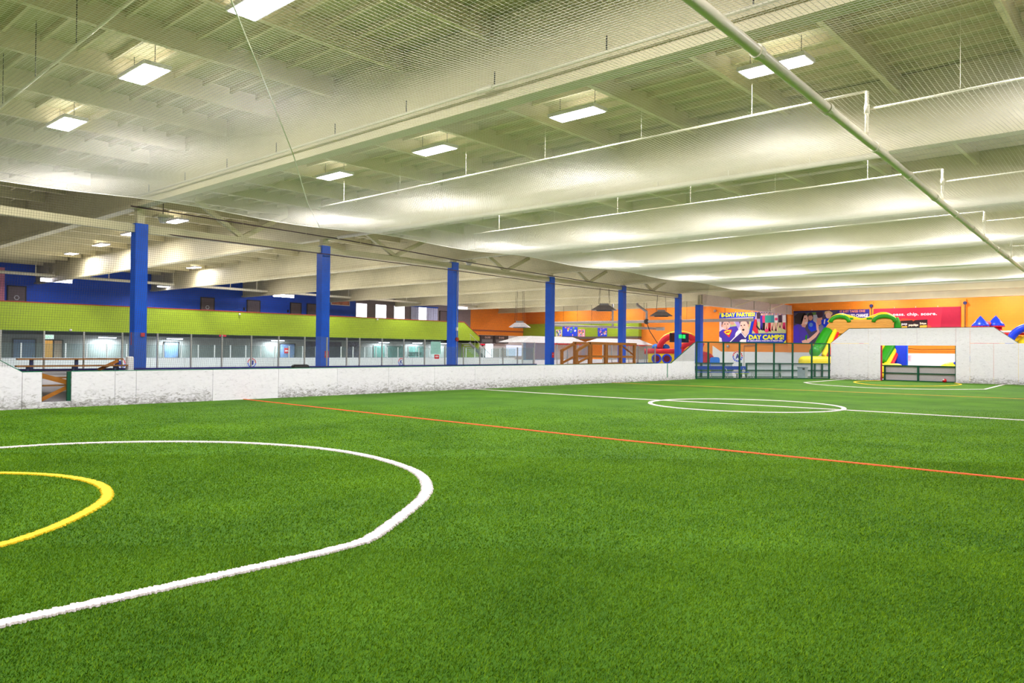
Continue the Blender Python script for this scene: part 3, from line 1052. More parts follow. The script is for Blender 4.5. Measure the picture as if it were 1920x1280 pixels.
# ------------------------------------------------------------------ outer walls
wl = MB().box(XW - 0.3, XW, -14, 45.55, 0, ZD).build('wall_left', BLUEW)
struct(wl, 'blue painted block wall behind the mezzanine')
struct(MB().box(XW - 0.3, XW - 0.01, 45.55, 61.65, 0, ZD).build('wall_left_grey', GREYW), 'mauve grey block wall with bright windows behind the mezzanine')
struct(MB().box(XW - 0.3, XW, 61.65, YW + 0.3, 3.45, ZD).build('wall_left_orange', ORANGE), 'bright orange block wall at the end of the mezzanine')
struct(MB().box(XW - 0.3, XW, 61.65, YW + 0.3, 0, 3.45).build('wall_left_white', WHITE), 'white lower wall under the orange blocks')
struct(MB().box(XW, XW + 0.08, 61.65, YW, 3.9, 4.05).build('trim_1', mat('brown_trim', (150, 84, 60))), 'brown ledge along the orange wall')
we = MB().box(XW - 0.3, 15, YW, YW + 0.3, 0, ZD).build('wall_end', ORANGE)
struct(we, 'orange block wall at the far end behind the goal')
struct(MB().prism([(-36.32, 0), (15, 0), (15, 1.77), (-35.4, 1.77), (-36.32, 2.36)], planeY(YW), 0.0, 0.05).build('trim_2', WHITE), 'white painted lower band of the far end wall')
lw = MB().box(XW, -44.8, YW - 0.6, YW - 0.004, 3.35, 4.92).build('wall_lime', LIME)
struct(lw, 'lime green block panel on the far end wall')
struct(MB().box(XW, -44.8, YW - 0.75, YW - 0.004, 3.1, 3.35).build('trim_3', mat('dark_ledge', (96, 84, 74))), 'dark ledge under the lime panel')
for k, xx in enumerate((-28.35, -21.02, -13.85)):
    struct(MB().box(xx - 0.16, xx + 0.16, YW - 0.14, YW, 1.77, 6.3).build('trim_%d' % (4 + k), ORANGE), 'orange pilaster between the banners')
for xx in (-21.0, -13.75):
    t = thing('wall_conduit', 'black conduit with a round box on the wall %s the red banner' % ('left of' if xx < -20 else 'right of'), 'conduit', (xx, YW - 0.2, 4))
    MB().tube([(xx, YW - 0.17, 1.8), (xx, YW - 0.17, 5.95)], 0.03, 6).build('pipe', DARK, t)
    MB().tube([(xx, YW - 0.14, 5.95), (xx, YW - 0.28, 5.95)], 0.14, 12).build('box', mat('navy_box', (40, 44, 90)), t)

# mezzanine
struct(MB().box(XW, -55.5, -5, 57, 2.42, 2.65).build('floor_mezzanine', GREYU), 'grey mezzanine slab edge')
struct(MB().prism([(-5, 2.42), (57, 2.42), (57, 3.03), (54.7, 4.5), (-5, 4.42)], planeX(-55.5), 0, -0.2).build('wall_parapet', LIME), 'lime green parapet wall of the mezzanine above the rink')
struct(MB().prism([(-5, 4.42), (54.7, 4.5), (57, 3.03), (57, 3.08), (54.72, 4.57), (-5, 4.49)], planeX(-55.5), 0.03, -0.23).build('trim_7', mat('maroon_cap', (150, 62, 40))), 'red brown cap along the lime parapet')
struct(MB().box(-58.2, -58, -5, 57, 0, 2.42).build('wall_under', GREYU), 'grey wall under the mezzanine')
struct(MB().box(-58, -55.5, 56.8, 57, 0, 2.42).build('wall_under_end', LIME), 'lime end wall under the mezzanine')
def wdoor(n, X, y0, y1, z0, z1, m, lab, handle=True):
    d = struct(MB().box(X, X + 0.06, y0, y1, z0, z1).build('door_%d' % n, m), lab)
    MB().box(X, X + 0.09, y0 - 0.07, y0, z0, z1 + 0.07).build('door_frame', DARK, d)
    MB().box(X, X + 0.09, y1, y1 + 0.07, z0, z1 + 0.07).build('door_frame', DARK, d)
    MB().box(X, X + 0.09, y0 - 0.07, y1 + 0.07, z1, z1 + 0.07).build('door_frame', DARK, d)
    if handle:
        MB().box(X + 0.06, X + 0.12, y1 - 0.16, y1 - 0.08, z0 + 0.95, z0 + 1.05).build('door_handle', STEEL, d)
    return d
DG = mat('grey_door', (104, 92, 96), 0.5)
DB = mat('blue_grey_door', (110, 132, 176), 0.5)
dn = 0
for y0, y1, lab in ((15.96, 17.0, 'grey door with a sign at the left end of the blue wall'), (29.82, 30.9, 'grey door with a sign near the middle of the blue wall'), (34.0, 35.14, 'grey door right of the small wall switch on the blue wall'),
                    (38.28, 39.31, 'grey door, left of the adjoining pair on the blue wall'), (40.03, 41.03, 'grey door, right of the adjoining pair on the blue wall')):
    dn += 1
    d = wdoor(dn, XW, y0, y1, 2.65, 5.82, DG, lab)
    if dn < 3:
        yc = (y0 + y1) / 2
        MB().prism(ell(yc, 5.05, 0.17, 0.17, 16), planeX(XW), 0.062, 0.068).build('sign', mat('door_sign_grey', (176, 176, 184)), d)
        MB().prism(ell(yc, 5.05, 0.11, 0.11, 16), planeX(XW), 0.064, 0.071).build('sign_centre', DG, d)
dn += 1
wdoor(dn, XW, 56.85, 57.85, 2.65, 5.9, DG, 'grey door beside the blue curtained window')
for yy in (33.7, 38.0):
    tag(MB().box(XW, XW + 0.05, yy - 0.06, yy + 0.06, 4.95, 5.2).build('wall_switch', BLACK), 'small black wall switch %s on the blue wall' % ('left of the single grey door' if yy < 35 else 'left of the door pair'), 'switch')
vt = thing('wall_screen', 'tan framed screen high on the blue wall near its right end', 'screen', (XW, 43.7, 5.9))
MB().box(XW, XW + 0.08, 42.62, 44.8, 5.88, 6.62).build('frame', WHITE, vt)
MB().box(XW + 0.08, XW + 0.1, 42.7, 44.72, 5.94, 6.56).build('picture', mat('tan_picture', (196, 124, 96), 0.5, 0.4, 2), vt)
# windows of the grey wall
for k, (y0, y1) in enumerate(((45.6, 46.9), (48.0, 49.35), (50.4, 51.8))):
    wn = struct(MB().box(XW - 0.005, XW + 0.02, y0, y1, 4.4, 6.2).build('window_%d' % (k + 1), DAY), 'bright daylit window in the grey wall, %s of three' % ['left', 'middle', 'right'][k])
    for a in (y0 - 0.04, y1):
        MB().box(XW - 0.005, XW + 0.05, a, a + 0.04, 4.4, 6.2).build('window_frame', WHITE, wn)
wn = struct(MB().box(XW - 0.005, XW + 0.02, 53.6, 55.0, 4.5, 6.2).build('window_4', DAY), 'wide bright window with pale blue curtain')
CURT = mat('blue_curtain', (206, 212, 252), 0.6, 0.15, 9, stretch=(1, 3, 0.2))
cu_ = [(52.66, 53.75), (54.85, 56.5)]
for a, b in cu_:
    n = 14
    v = []
    for i in range(n + 1):
        yy = a + (b - a) * i / n
        v += [(XW + 0.06 + 0.03 * math.sin(i * 2.2), yy, 4.5), (XW + 0.06 + 0.03 * math.sin(i * 2.2), yy, 6.2)]
    MB().add(v, [(2 * i, 2 * i + 2, 2 * i + 3, 2 * i + 1) for i in range(n)]).build('curtain', CURT, wn)
MB().box(XW, XW + 0.09, 52.6, 56.55, 6.2, 6.34).build('curtain_rail', BLUE, wn)
struct(MB().box(XW, XW + 0.03, 15.0, 15.75, 4.5, 7.1).build('window_5', mat('pink_panel', (232, 150, 176))), 'pink panel at the far left of the blue wall')
# under-mezzanine doors and windows
dn += 1
wdoor(dn, -58, 15.4, 16.66, 0, 2.09, DB, 'blue grey door under the green exit sign')
lit = struct(MB().box(-58, -57.97, 17.25, 17.75, 0, 2.05).build('window_6', LITDOOR), 'orange lit strip beside the open doorway')
dn += 1
wdoor(dn, -58, 17.8, 18.3, 0, 2.05, mat('peach_door', (214, 176, 150)), 'pale door standing open beside the orange light', False)
dn += 1
wdoor(dn, -58, 25.31, 26.34, 0, 2.02, DB, 'blue grey door under the mezzanine right of the first column')
dn += 1
d = wdoor(dn, -58, 35.1, 36.5, 0, 2.02, DB, 'blue grey door with a red notice under the mezzanine')
MB().box(-57.93, -57.92, 35.5, 36.05, 1.25, 1.7).build('notice', REDP, d)
MB().box(-57.925, -57.91, 35.58, 35.97, 1.42, 1.5).build('notice_band', WHITE, d)
DGL = mat('dark_green_glass', (74, 104, 98), 0.15, 0.3, 2)
for k, (y0, y1, lab) in enumerate(((45.1, 46.4, 'dark greenish window under the mezzanine, first of four'), (46.7, 48.9, 'dark greenish wide window under the mezzanine'), (49.4, 50.3, 'dark window under the mezzanine behind the mirrored lettering'), (50.4, 51.4, 'dark window under the mezzanine, last of four'))):
    wn = struct(MB().box(-58, -57.96, y0, y1, 0.4, 2.0).build('window_%d' % (7 + k), DGL), lab)
    MB().box(-58, -57.93, y0 - 0.05, y0, 0.4, 2.05).build('window_frame', STEEL, wn)
    MB().box(-58, -57.93, y1, y1 + 0.05, 0.4, 2.05).build('window_frame', STEEL, wn)
wn = struct(MB().box(-58, -57.96, 42.0, 43.35, 0.3, 2.35).build('window_11', mat('speckled_panel', (84, 76, 96), 0.5, 0.9, 9)), 'dark speckled panel under the mezzanine right of the second column')
struct(MB().box(-58, -57.97, 37.6, 41.4, 0.3, 2.3).build('window_12', mat('dark_violet_glass', (52, 48, 74), 0.2, 0.4, 3)), 'dark violet window behind the second column')
def strip_lamp(X, y0, y1, z, lab, group, power, m=TUBE):
    t = thing('strip_light', lab, 'strip light', (X, (y0 + y1) / 2, z), 0, group)
    MB().box(X - 0.1, X + 0.1, y0, y1, z + 0.05, z + 0.1).build('housing', WHITE, t)
    MB().box(X - 0.07, X + 0.07, y0 + 0.03, y1 - 0.03, z, z + 0.052).build('tube', m, t)
    ld = bpy.data.lights.new('strip_glow', 'AREA')
    ld.shape = 'RECTANGLE'
    ld.size, ld.size_y = 0.2, y1 - y0
    ld.energy = power
    ld.color = (0.95, 0.94, 1.0)
    link('strip_glow', ld, t, (0, 0, -0.02))
for yy, lab in ((21.0, 'strip light under the mezzanine left of the first column'), (25.8, 'strip light under the mezzanine above the door right of the first column'), (34.5, 'strip light under the mezzanine left of the second column'),
                (45.8, 'strip light under the mezzanine above the green windows'), (50.0, 'strip light under the mezzanine above the mirrored lettering'), (53.3, 'strip light under the mezzanine by the third column')):
    strip_lamp(-57.3, yy - 0.6, yy + 0.6, 2.28, lab, 'strip lights under the mezzanine', 190)
for yy, lab in ((18.0, 'brightest tube light on the blue mezzanine wall, leftmost'), (25.85, 'slim tube light on the blue wall right of the first column'), (35.6, 'bright tube light on the blue wall left of the second column'), (56.9, 'bright tube light right of the third column above the grey door')):
    t = thing('strip_light', lab, 'strip light', (-58.3, yy, 6.2), 0, 'tube lights of the mezzanine')
    MB().box(-58.45, -58.15, yy - 1.0, yy + 1.0, 6.3, 6.36).build('housing', WHITE, t)
    MB().box(-58.4, -58.2, yy - 0.95, yy + 0.95, 6.08 if yy != 25.85 else 6.24, 6.3).build('tube', TUBE, t)
    for s_ in (-0.5, 0.5):
        MB().tube([(-58.3, yy + s_, 6.36), (-58.3, yy + s_, ZD)], 0.01, 5).build('hanger', DARK, t)
    ld = bpy.data.lights.new('tube_glow', 'AREA')
    ld.shape = 'RECTANGLE'
    ld.size, ld.size_y = 0.25, 1.4
    ld.energy = 500 if yy > 50 else 160
    link('tube_glow', ld, t, (0, 0, -0.06))
ex = thing('exit_sign', 'small green and white exit sign above the blue grey door at left', 'exit sign', (-56.2, 16.3, 2.3))
MB().box(-55.8, -55.72, 16.55, 17.1, 2.14, 2.42).build('lit_face', EXITW, ex)
lettering('EXIT', planeX(-55.72), 16.62, 2.2, 0.4, 0.15, EXITG, ex, 0.006)
for yy, zz in ((28.6, 2.52), (57.3, 2.2)):
    b = thing('beacon', 'red beacon lamp on the lime parapet %s' % ('between first and second columns' if yy < 40 else 'end by the stair'), 'beacon', (-55.3, yy, zz))
    MB().box(-55.5, -55.2, yy - 0.2, yy + 0.2, zz, zz + 0.14).build('lens', REDL, b)
    MB().box(-55.45, -55.25, yy - 0.07, yy + 0.07, zz - 0.12, zz).build('mount', DARK, b)
for yy, zz in ((18.0, 2.75), (30.0, 4.3), (43.5, 4.4)):
    tag(MB().ellipsoid((-55.42, yy, zz), (0.1, 0.08, 0.08), 10, 8).build('dome_camera', WHITE), 'small white dome camera on the lime parapet near Y%s'.replace('near Y%s', {18.0: 'above the exit sign', 30.0: 'top left of the second column', 43.5: 'right of the second column'}[yy]), 'camera')
mzp = thing('mezzanine_pipe', 'long cream pipe hung along in front of the blue wall above the mezzanine', 'pipe', (-57.5, 38, 6.4))
MB().tube([(-57.5, 4, 6.48), (-57.5, 32, 6.42), (-57.5, 61, 6.34)], 0.11, 10).build('pipe', PIPE, mzp, True)
for k in range(24):
    yy = 5.0 + k * 2.3
    MB().tube([(-57.5, yy, 6.42), (-57.5, yy, ZD - 0.02)], 0.03, 6).build('hanger', PIPE, mzp)
# stair at the end of the parapet
stt = thing('stair', 'grey stair flight descending from the end of the lime parapet', 'stair', (-54.6, 56, 0))
for k in range(12):
    MB().box(-55.3, -54.2, 54.2 + k * 0.27, 54.5 + k * 0.27, 2.3 - k * 0.19, 2.36 - k * 0.19).build('tread', STEEL, stt)
MB().prism([(54.0, 2.4), (54.3, 2.5), (57.6, 0.2), (57.6, 0.0), (57.2, 0.0)], planeX(-54.15), 0, -0.05).build('stringer', mat('stair_grey', (120, 122, 124)), stt)
MB().tube([(-54.15, 54.2, 3.3), (-54.15, 57.5, 1.05)], 0.025, 6).build('handrail', ALU, stt)
for k in range(6):
    yy = 54.3 + k * 0.62
    MB().tube([(-54.15, yy, 2.3 - k * 0.42), (-54.15, yy, 3.25 - k * 0.42)], 0.018, 5).build('baluster', ALU, stt)

# ------------------------------------------------------------------ rink boards and glass
nb = thing('rink_boards', 'white rink boards with navy cap just behind the touchline boards', 'boards', (-24.3, 20, 0))
MB().box(-24.36, -24.28, 3.5, 29.0, 0, 0.99).build('board', WHITE, nb)
MB().box(-24.36, -24.28, 38.35, 40.4, 0, 0.99).build('board', WHITE, nb)
for a, b in ((3.5, 29.0), (38.35, 40.4)):
    MB().box(-24.40, -24.24, a, b, 0.99, 1.04).build('cap_rail', NAVY, nb)
ng = thing('rink_glass', 'row of clear glass panels on aluminium posts behind the touchline boards', 'glass screen', (-24.3, 18, 0.99))
ny = [4.1, 5.1, 6.15, 7.21, 8.25, 9.33, 10.39, 11.47, 12.53, 13.6, 14.66, 15.73, 16.7, 17.6, 18.21, 19.32, 20.46, 21.61, 22.79, 23.93, 24.99, 26.55, 27.6, 28.79]
for y in ny:
    MB().box(-24.325, -24.275, y - 0.02, y + 0.02, 1.04, 2.12 if y < 22 else 1.84).build('post', ALU, ng)
for a, b in zip(ny[:-1], ny[1:]):
    MB().box(-24.306, -24.294, a + 0.035, b - 0.035, 1.04, 2.14 if a < 21.7 else 1.82).build('pane', GLASS, ng)
for y in (38.4, 39.35, 40.3):
    MB().box(-24.33, -24.27, y - 0.025, y + 0.025, 1.04, 2.05).build('post', ALU, ng)
for a, b in ((38.4, 39.35), (39.35, 40.3)):
    MB().box(-24.306, -24.294, a + 0.03, b - 0.03, 1.04, 2.03).build('pane', GLASS, ng)
tg = thing('glass_banner', 'pale teal sheet hung on the rink glass left of the third column', 'sheet', (-24.24, 22.2, 1.5))
MB().box(-24.26, -24.245, 21.92, 22.5, 1.50, 2.04).build('sheet', mat('teal_sheet', (150, 200, 192), 0.5), tg)
for yy in (22.0, 22.42):
    MB().box(-24.27, -24.24, yy - 0.02, yy + 0.02, 2.02, 2.07).build('clip', STEEL, tg)
rn = thing('glass_notice', 'small square red notice taped to the rink glass below the teal sheet', 'notice', (-24.24, 22.27, 1.3))
MB().box(-24.26, -24.245, 22.14, 22.4, 1.30, 1.48).build('card', REDP, rn)
MB().box(-24.246, -24.242, 22.18, 22.36, 1.37, 1.39).build('print_line', WHITE, rn)
MB().box(-24.246, -24.242, 22.18, 22.36, 1.41, 1.43).build('print_line', WHITE, rn)
tag(MB().rbox(-23.95, -23.65, 14.91, 15.57, 0.0, 1.12, 0.1, 3).build('kit_bag', BLACK, None, True), 'black kit bag showing above the boards left of the second column', 'bag')
# far rink side
fb = thing('rink_boards', 'white rink boards on the far side of the ice below the mezzanine', 'boards', (-52, 30, 0))
for k in range(22):
    a = 8 + k * 2.3
    MB().box(-52.06, -52, a + 0.01, a + 2.29, 0, 0.94).build('board', WHITE, fb)
MB().box(-52.1, -51.97, 8, 58.6, 0.94, 0.97).build('cap_rail', mat('pale_cap', (196, 196, 206)), fb)
MB().box(-51.995, -51.98, 8, 58.6, 0.0, 0.2).build('kick_strip', YELLOW, fb)
fg = thing('rink_glass', 'low row of clear glass panels on the far rink boards', 'glass screen', (-52, 30, 0.97))
for k in range(42):
    a = 8.2 + k * 1.205
    MB().box(-52.06, -52.0, a - 0.035, a + 0.035, 0.97, 1.86).build('post', WHITE, fg)
    MB().box(-52.036, -52.024, a + 0.04, a + 1.165, 0.97, 1.84).build('pane', GLASS, fg)
lettering('VISITORS'.replace('VI', 'V '), planeX(-51.95), 44.3, 1.08, 1.5, 0.36, BLACK, fg, 0.01, 'mirrored_lettering', mirror=True, bold=0.015)
def logo(fn, u, v, r, ch, lab, nm, loc):
    g = thing(nm, lab, 'emblem', loc)
    MB().prism(ell(u, v, r, r, 24), fn, 0.004, 0.012).build('disc', WHITE, g)
    for k in range(16):
        a = 2 * PI * k / 16
        a2 = a + 2 * PI / 16 * 0.72
        q = [(u + r * 0.98 * math.cos(t), v + r * 0.98 * math.sin(t)) for t in (a, (a + a2) / 2, a2)] + [(u + r * 0.72 * math.cos(t), v + r * 0.72 * math.sin(t)) for t in (a2, (a + a2) / 2, a)]
        MB().prism(q, fn, 0.006, 0.016).build('ring_segment', RED if k < 8 else IBLUE, g)
    lettering(ch, fn, u - r * 0.34, v - r * 0.45, r * 0.68, r * 0.9, mat('navy_print', (30, 36, 140)), g, 0.02, bold=r * 0.05)
logo(planeX(-52), 29.16, 0.57, 0.36, 'J', 'round emblem with a letter J on the far rink boards', 'board_emblem', (-52, 29.16, 0.57))
logo(planeX(-52), 43.5, 0.58, 0.36, 'K', 'round emblem with a letter K on the far rink boards', 'board_emblem', (-52, 43.5, 0.58))
logo(planeX(-52), 19.85, 0.58, 0.36, 'I', 'round emblem with a letter I on the far rink boards beside the first column', 'board_emblem', (-52, 19.85, 0.58))
logo(planeY(YW - 0.05), -33.6, 1.31, 0.55, 'A', 'round emblem with a letter A on the white band of the end wall', 'board_emblem', (-33.15, YW, 1.31))

# ------------------------------------------------------------------ bleacher by the gate
bch = thing('bleacher', 'two tier wooden bleacher standing behind the gate at the left', 'bleacher', (-23.7, 8.0, 0))
PL = mat('bleacher_plank', (140, 94, 44), 0.5, 0.2, 5)
NB = mat('blue_grey_leg', (52, 60, 98), 0.4)
for nm, xx, z, a, b in (('seat_plank', -24.12, 1.34, 6.5, 9.27), ('foot_plank', -23.85, 1.15, 6.4, 9.3), ('seat_plank', -23.62, 0.83, 6.3, 9.2), ('foot_plank', -23.5, 0.62, 6.3, 9.2)):
    MB().box(xx - 0.1, xx + 0.1, a, b, z - 0.04, z).build(nm, PL, bch)
for yy in (6.85, 8.0, 9.12):
    MB().box(-24.16, -24.08, yy - 0.04, yy + 0.04, 0, 1.3).build('leg', NB, bch)
    MB().box(-23.89, -23.81, yy - 0.2, yy - 0.14, 0, 1.11).build('leg', NB, bch)
    MB().box(-24.16, -23.45, yy - 0.03, yy + 0.03, 0.3, 0.36).build('cross_bar', NB, bch)
MB().bar((-24.0, 8.55, 1.0), (-24.0, 9.1, 1.27), 0.04, 0.09).build('brace', WOOD, bch)
MB().bar((-23.4, 6.7, 0.94), (-23.4, 7.6, 0.66), 0.04, 0.13).build('brace', WOOD, bch)
MB().bar((-23.4, 6.7, 0.12), (-23.4, 7.6, 0.58), 0.04, 0.1).build('brace', WOOD, bch)
tag(MB().rbox(-24.0, -23.8, 9.3, 9.5, 0, 1.4, 0.05, 2).build('white_pad', WHITE), 'white padded post standing against the first blue column', 'pad')

# ------------------------------------------------------------------ timber ramp
rp = thing('timber_ramp', 'amber timber ramp platform with railings behind the touchline boards', 'ramp', (-24.8, 35.5, 0))
for X in (-24.35, -25.35):
    for yy, zt in ((32.43, 1.7), (33.58, 2.1), (35.1, 2.1), (36.65, 2.1), (38.05, 2.1)):
        MB().box(X - 0.06, X + 0.06, yy - 0.07, yy + 0.07, 0, zt).build('post', WOOD, rp)
    MB().bar((X, 33.5, 2.14), (X, 38.2, 2.12), 0.14, 0.13).build('top_rail', WOOD, rp)
    MB().bar((X, 33.55, 1.4), (X, 38.15, 1.38), 0.05, 0.12).build('mid_rail', WOOD, rp)
    MB().bar((X, 32.35, 1.68), (X, 33.6, 2.14), 0.14, 0.12).build('sloped_rail', WOOD, rp)
    MB().bar((X, 32.4, 1.02), (X, 33.6, 1.4), 0.05, 0.12).build('sloped_rail', WOOD, rp)
    MB().bar((X, 32.0, 0.9), (X, 38.2, 0.98), 0.05, 0.14).build('kick_board', WOOD, rp)
MB().bar((-24.3, 38.1, 1.4), (-25.4, 38.1, 2.12), 0.1, 0.06).build('end_rail', WOOD, rp)
MB().bar((-24.3, 38.1, 2.12), (-25.4, 38.1, 2.12), 0.1, 0.06).build('end_rail', WOOD, rp)
for k in range(12):
    MB().box(-25.4, -24.3, 33.2 + k * 0.42, 33.6 + k * 0.42, 0.84, 0.9).build('plank', WOODD, rp)
MB().prism([(31.6, 0.6), (33.2, 0.9), (33.2, 0.84), (31.6, 0.54)], lambda u, v, t: (-24.3 - t, u, v), 0, 1.1).build('ramp_board', WOODD, rp)

# ------------------------------------------------------------------ kiosks beyond the rink
def kiosk(y0, y1, lab):
    k = thing('kiosk', lab, 'kiosk', (-36.7, (y0 + y1) / 2, 0), 0, 'white roofed kiosks')
    MB().add([(-36, y0, 2.3), (-36, y1, 2.3), (-38.4, y1, 2.3), (-38.4, y0, 2.3), (-36.6, y0 + 1.7, 2.78), (-36.6, y1 - 1.4, 2.78), (-37.8, y1 - 1.4, 2.78), (-37.8, y0 + 1.7, 2.78)],
             [(0, 1, 5, 4), (1, 2, 6, 5), (2, 3, 7, 6), (3, 0, 4, 7), (4, 5, 6, 7), (3, 2, 1, 0)]).build('roof', WHITE, k)
    MB().box(-38.3, -36.05, y0 + 0.05, y1 - 0.05, 0, 1.0).build('counter', WHITE, k)
    n = int((y1 - y0) / 1.3)
    for i in range(n + 1):
        yy = y0 + 0.08 + (y1 - y0 - 0.16) * i / n
        MB().box(-36.08, -36.0, yy - 0.04, yy + 0.04, 0, 2.3).build('mullion', ALU, k)
        if i < n:
            MB().box(-36.05, -36.035, yy + 0.05, yy + (y1 - y0 - 0.16) / n - 0.05, 1.0, 2.25).build('pane', GLASSK, k)
    MB().box(-36.06, -36.0, y0 + 2.6, y1 - 1, 2.18, 2.26).build('header', REDP, k)
kiosk(41.4, 49.6, 'white hip roofed kiosk with glass front behind the fourth column')
kiosk(51.5, 59.4, 'white hip roofed kiosk with glass front behind the timber ramp')
# scoreboards hanging at the orange wall
for k, (a, b) in enumerate(((62.9, 64.9), (65.3, 67.6))):
    s_ = thing('scoreboard', '%s of the two dark hanging scoreboards by the stair' % ['left', 'right'][k], 'scoreboard', (-61, (a + b) / 2, 2.6), 0, 'hanging scoreboards')
    MB().box(XW + 0.002, -61.0, a, b, 2.5, 3.42).build('case', mat('brown_black', (66, 54, 52)), s_)
    MB().box(-61.0, -60.96, a + 0.1, b - 0.1, 2.55, 2.95).build('face', mat('score_face', (110, 108, 108)), s_)
    lettering('0:00', planeX(-60.96), a + 0.6, 3.05, 0.9, 0.24, mat('score_digits', (220, 190, 180)), s_, 0.006)
ww = struct(MB().box(XW, XW + 0.03, 64.2, 65.4, 0.8, 2.4).build('window_13', DAY), 'glaring bright doorway below the scoreboards')
ww = struct(MB().box(XW, XW + 0.03, 67.8, 70.9, 1.0, 2.3).build('window_14', emit('dim_window', (226, 226, 250), 1.3)), 'bright low window left of the kiosks')
# posters on the lime wall
PR = [mat('print_blue', (40, 70, 216)), mat('print_pink', (226, 150, 170)), mat('print_orange', (226, 120, 50)), mat('print_cream', (236, 224, 190)), mat('print_violet', (90, 70, 180)), mat('print_white', (236, 234, 240)), mat('print_green', (90, 160, 90))]
def poster(x0, x1, z0, z1, base, lab, seed):
    p = thing('wall_poster', lab, 'poster', ((x0 + x1) / 2, YW - 0.62, z0))
    MB().box(x0, x1, YW - 0.64, YW - 0.61, z0, z1).build('sheet', base, p)
    rr = random.Random(seed)
    for k in range(26):
        u = rr.uniform(x0 + 0.15, x1 - 0.15)
        v = rr.uniform(z0 + 0.12, z1 - 0.12)
        q = ell(u, v, rr.uniform(0.05, 0.16), rr.uniform(0.05, 0.14), 7)
        MB().prism(q, planeY(YW - 0.64), 0.001 + k * 0.0004, 0.004 + k * 0.0004).build('print_shape', rr.choice(PR), p)
poster(-56.3, -55.4, 3.35, 4.2, PR[3], 'small pale poster left of the tall blue poster on the lime wall', 1)
poster(-55.3, -53.1, 3.4, 4.75, PR[0], 'tall blue and white poster on the lime wall right of the fourth column', 2)
poster(-53.0, -52.0, 3.35, 4.2, PR[1], 'small pink poster right of the tall blue poster on the lime wall', 3)
poster(-50.2, -48.95, 3.36, 4.4, PR[0], 'small blue poster on the lime wall left of the fifth column', 4)

# ------------------------------------------------------------------ hanging hoods, tube heaters
def hood(x, y, z, w_, lab, m):
    h = thing('hanging_hood', lab, 'heater hood', (x, y, z), math.radians(30), 'hanging hoods')
    a, b, t = w_ / 2, w_ / 2.6, w_ / 4.6
    MB().add([(-a, -b, 0), (a, -b, 0), (a, b, 0), (-a, b, 0), (-t, -t, 0.34), (t, -t, 0.34), (t, t, 0.34), (-t, t, 0.34)],
             [(0, 1, 5, 4), (1, 2, 6, 5), (2, 3, 7, 6), (3, 0, 4, 7), (4, 5, 6, 7), (3, 2, 1, 0)]).build('shade', m, h, False, False)
    MB().box(-t * 0.8, t * 0.8, -t * 0.8, t * 0.8, 0.34, 0.48).build('top_box', STEEL, h, False, False)
    MB().box(-a * 0.6, a * 0.6, -b * 0.6, b * 0.6, -0.05, 0.0).build('grille', DARK, h, False, False)
    for sx in (-1, 1):
        for sy in (-1, 1):
            MB().tube([(sx * t, sy * t, 0.4), (sx * t * 0.6, sy * t * 0.6, ZD - z - 0.3)], 0.012, 5).build('wire', DARK, h, False, False)
    return h
HM = mat('hood_grey', (120, 112, 108), 0.5)
hood(-31, 44.5, 4.6, 1.75, 'dark pyramid shaped heater hood hanging left of the fifth column', HM)
hood(-31, 52.3, 4.5, 1.75, 'dark pyramid shaped heater hood hanging left of column 15', HM)
hood(-38, 43.4, 3.45, 1.5, 'pale pyramid shaped hood hanging before the bright orange wall', mat('pale_hood', (206, 202, 206)))
TH = mat('heater_tube', (176, 166, 162), 0.45, 0.08)
th = thing('tube_heater', 'long grey tube heater hanging across behind columns four to seven', 'heater', (-36, 60, 4.4))
MB().tube([(-47.8, 60, 4.5), (-37.1, 60, 4.45), (-26.9, 60, 4.41)], 0.13, 10).build('tube', TH, th, True)
for xx in (-45, -41, -37.1, -33, -29.4):
    MB().tube([(xx, 60, 4.5), (xx, 60, ZD)], 0.015, 5).build('wire', DARK, th)
MB().ellipsoid((-37.1, 60, 4.45), (0.25, 0.25, 0.25), 10, 8).build('joint', DARK, th, True)
MB().tube([(-37.1, 60, 4.6), (-37.1, 60, 5.35), (-38.1, 60, 6.0), (-38.2, 60, 6.9), (-38.2, 60, ZD)], 0.12, 8).build('flue', STEEL, th, True)
th = thing('tube_heater', 'second grey tube heater hanging lower with an elbow end', 'heater', (-42, 61, 4.0))
MB().tube([(-48.6, 61, 4.3), (-36.4, 61, 3.82)], 0.11, 10).build('tube', TH, th, True)
MB().box(-36.6, -35.9, 60.8, 61.2, 3.65, 3.95).build('burner_box', TH, th)
MB().tube([(-41.5, 61, 4.0), (-41.5, 61, 5.2), (-41.5, 61, ZD)], 0.09, 8).build('flue', STEEL, th, True)
for xx in (-47.5, -44, -38):
    MB().tube([(xx, 61, 4.0), (xx, 61, ZD)], 0.015, 5).build('wire', DARK, th)
tag(MB().tube([(-37.0, 59.9, 4.3), (-36.9, 60.2, 3.6), (-36.4, 60.6, 2.6), (-35.6, 60.9, 1.6)], 0.035, 6).build('hanging_hose', BLACK), 'black corrugated hose drooping from the heater joint', 'hose')
tv = thing('television', 'black television hung behind column 15', 'television', (-29.0, 51.4, 2.4))
MB().rbox(-29.05, -28.95, 50.2, 53.0, 2.42, 3.12, 0.02, 1).build('case', BLACK, tv)
MB().box(-28.95, -28.94, 50.26, 52.94, 2.48, 3.06).build('screen', mat('tv_screen', (30, 24, 26), 0.15), tv)
MB().tube([(-29, 51.6, 3.1), (-29, 51.6, ZD)], 0.03, 6).build('pole', BLACK, tv)
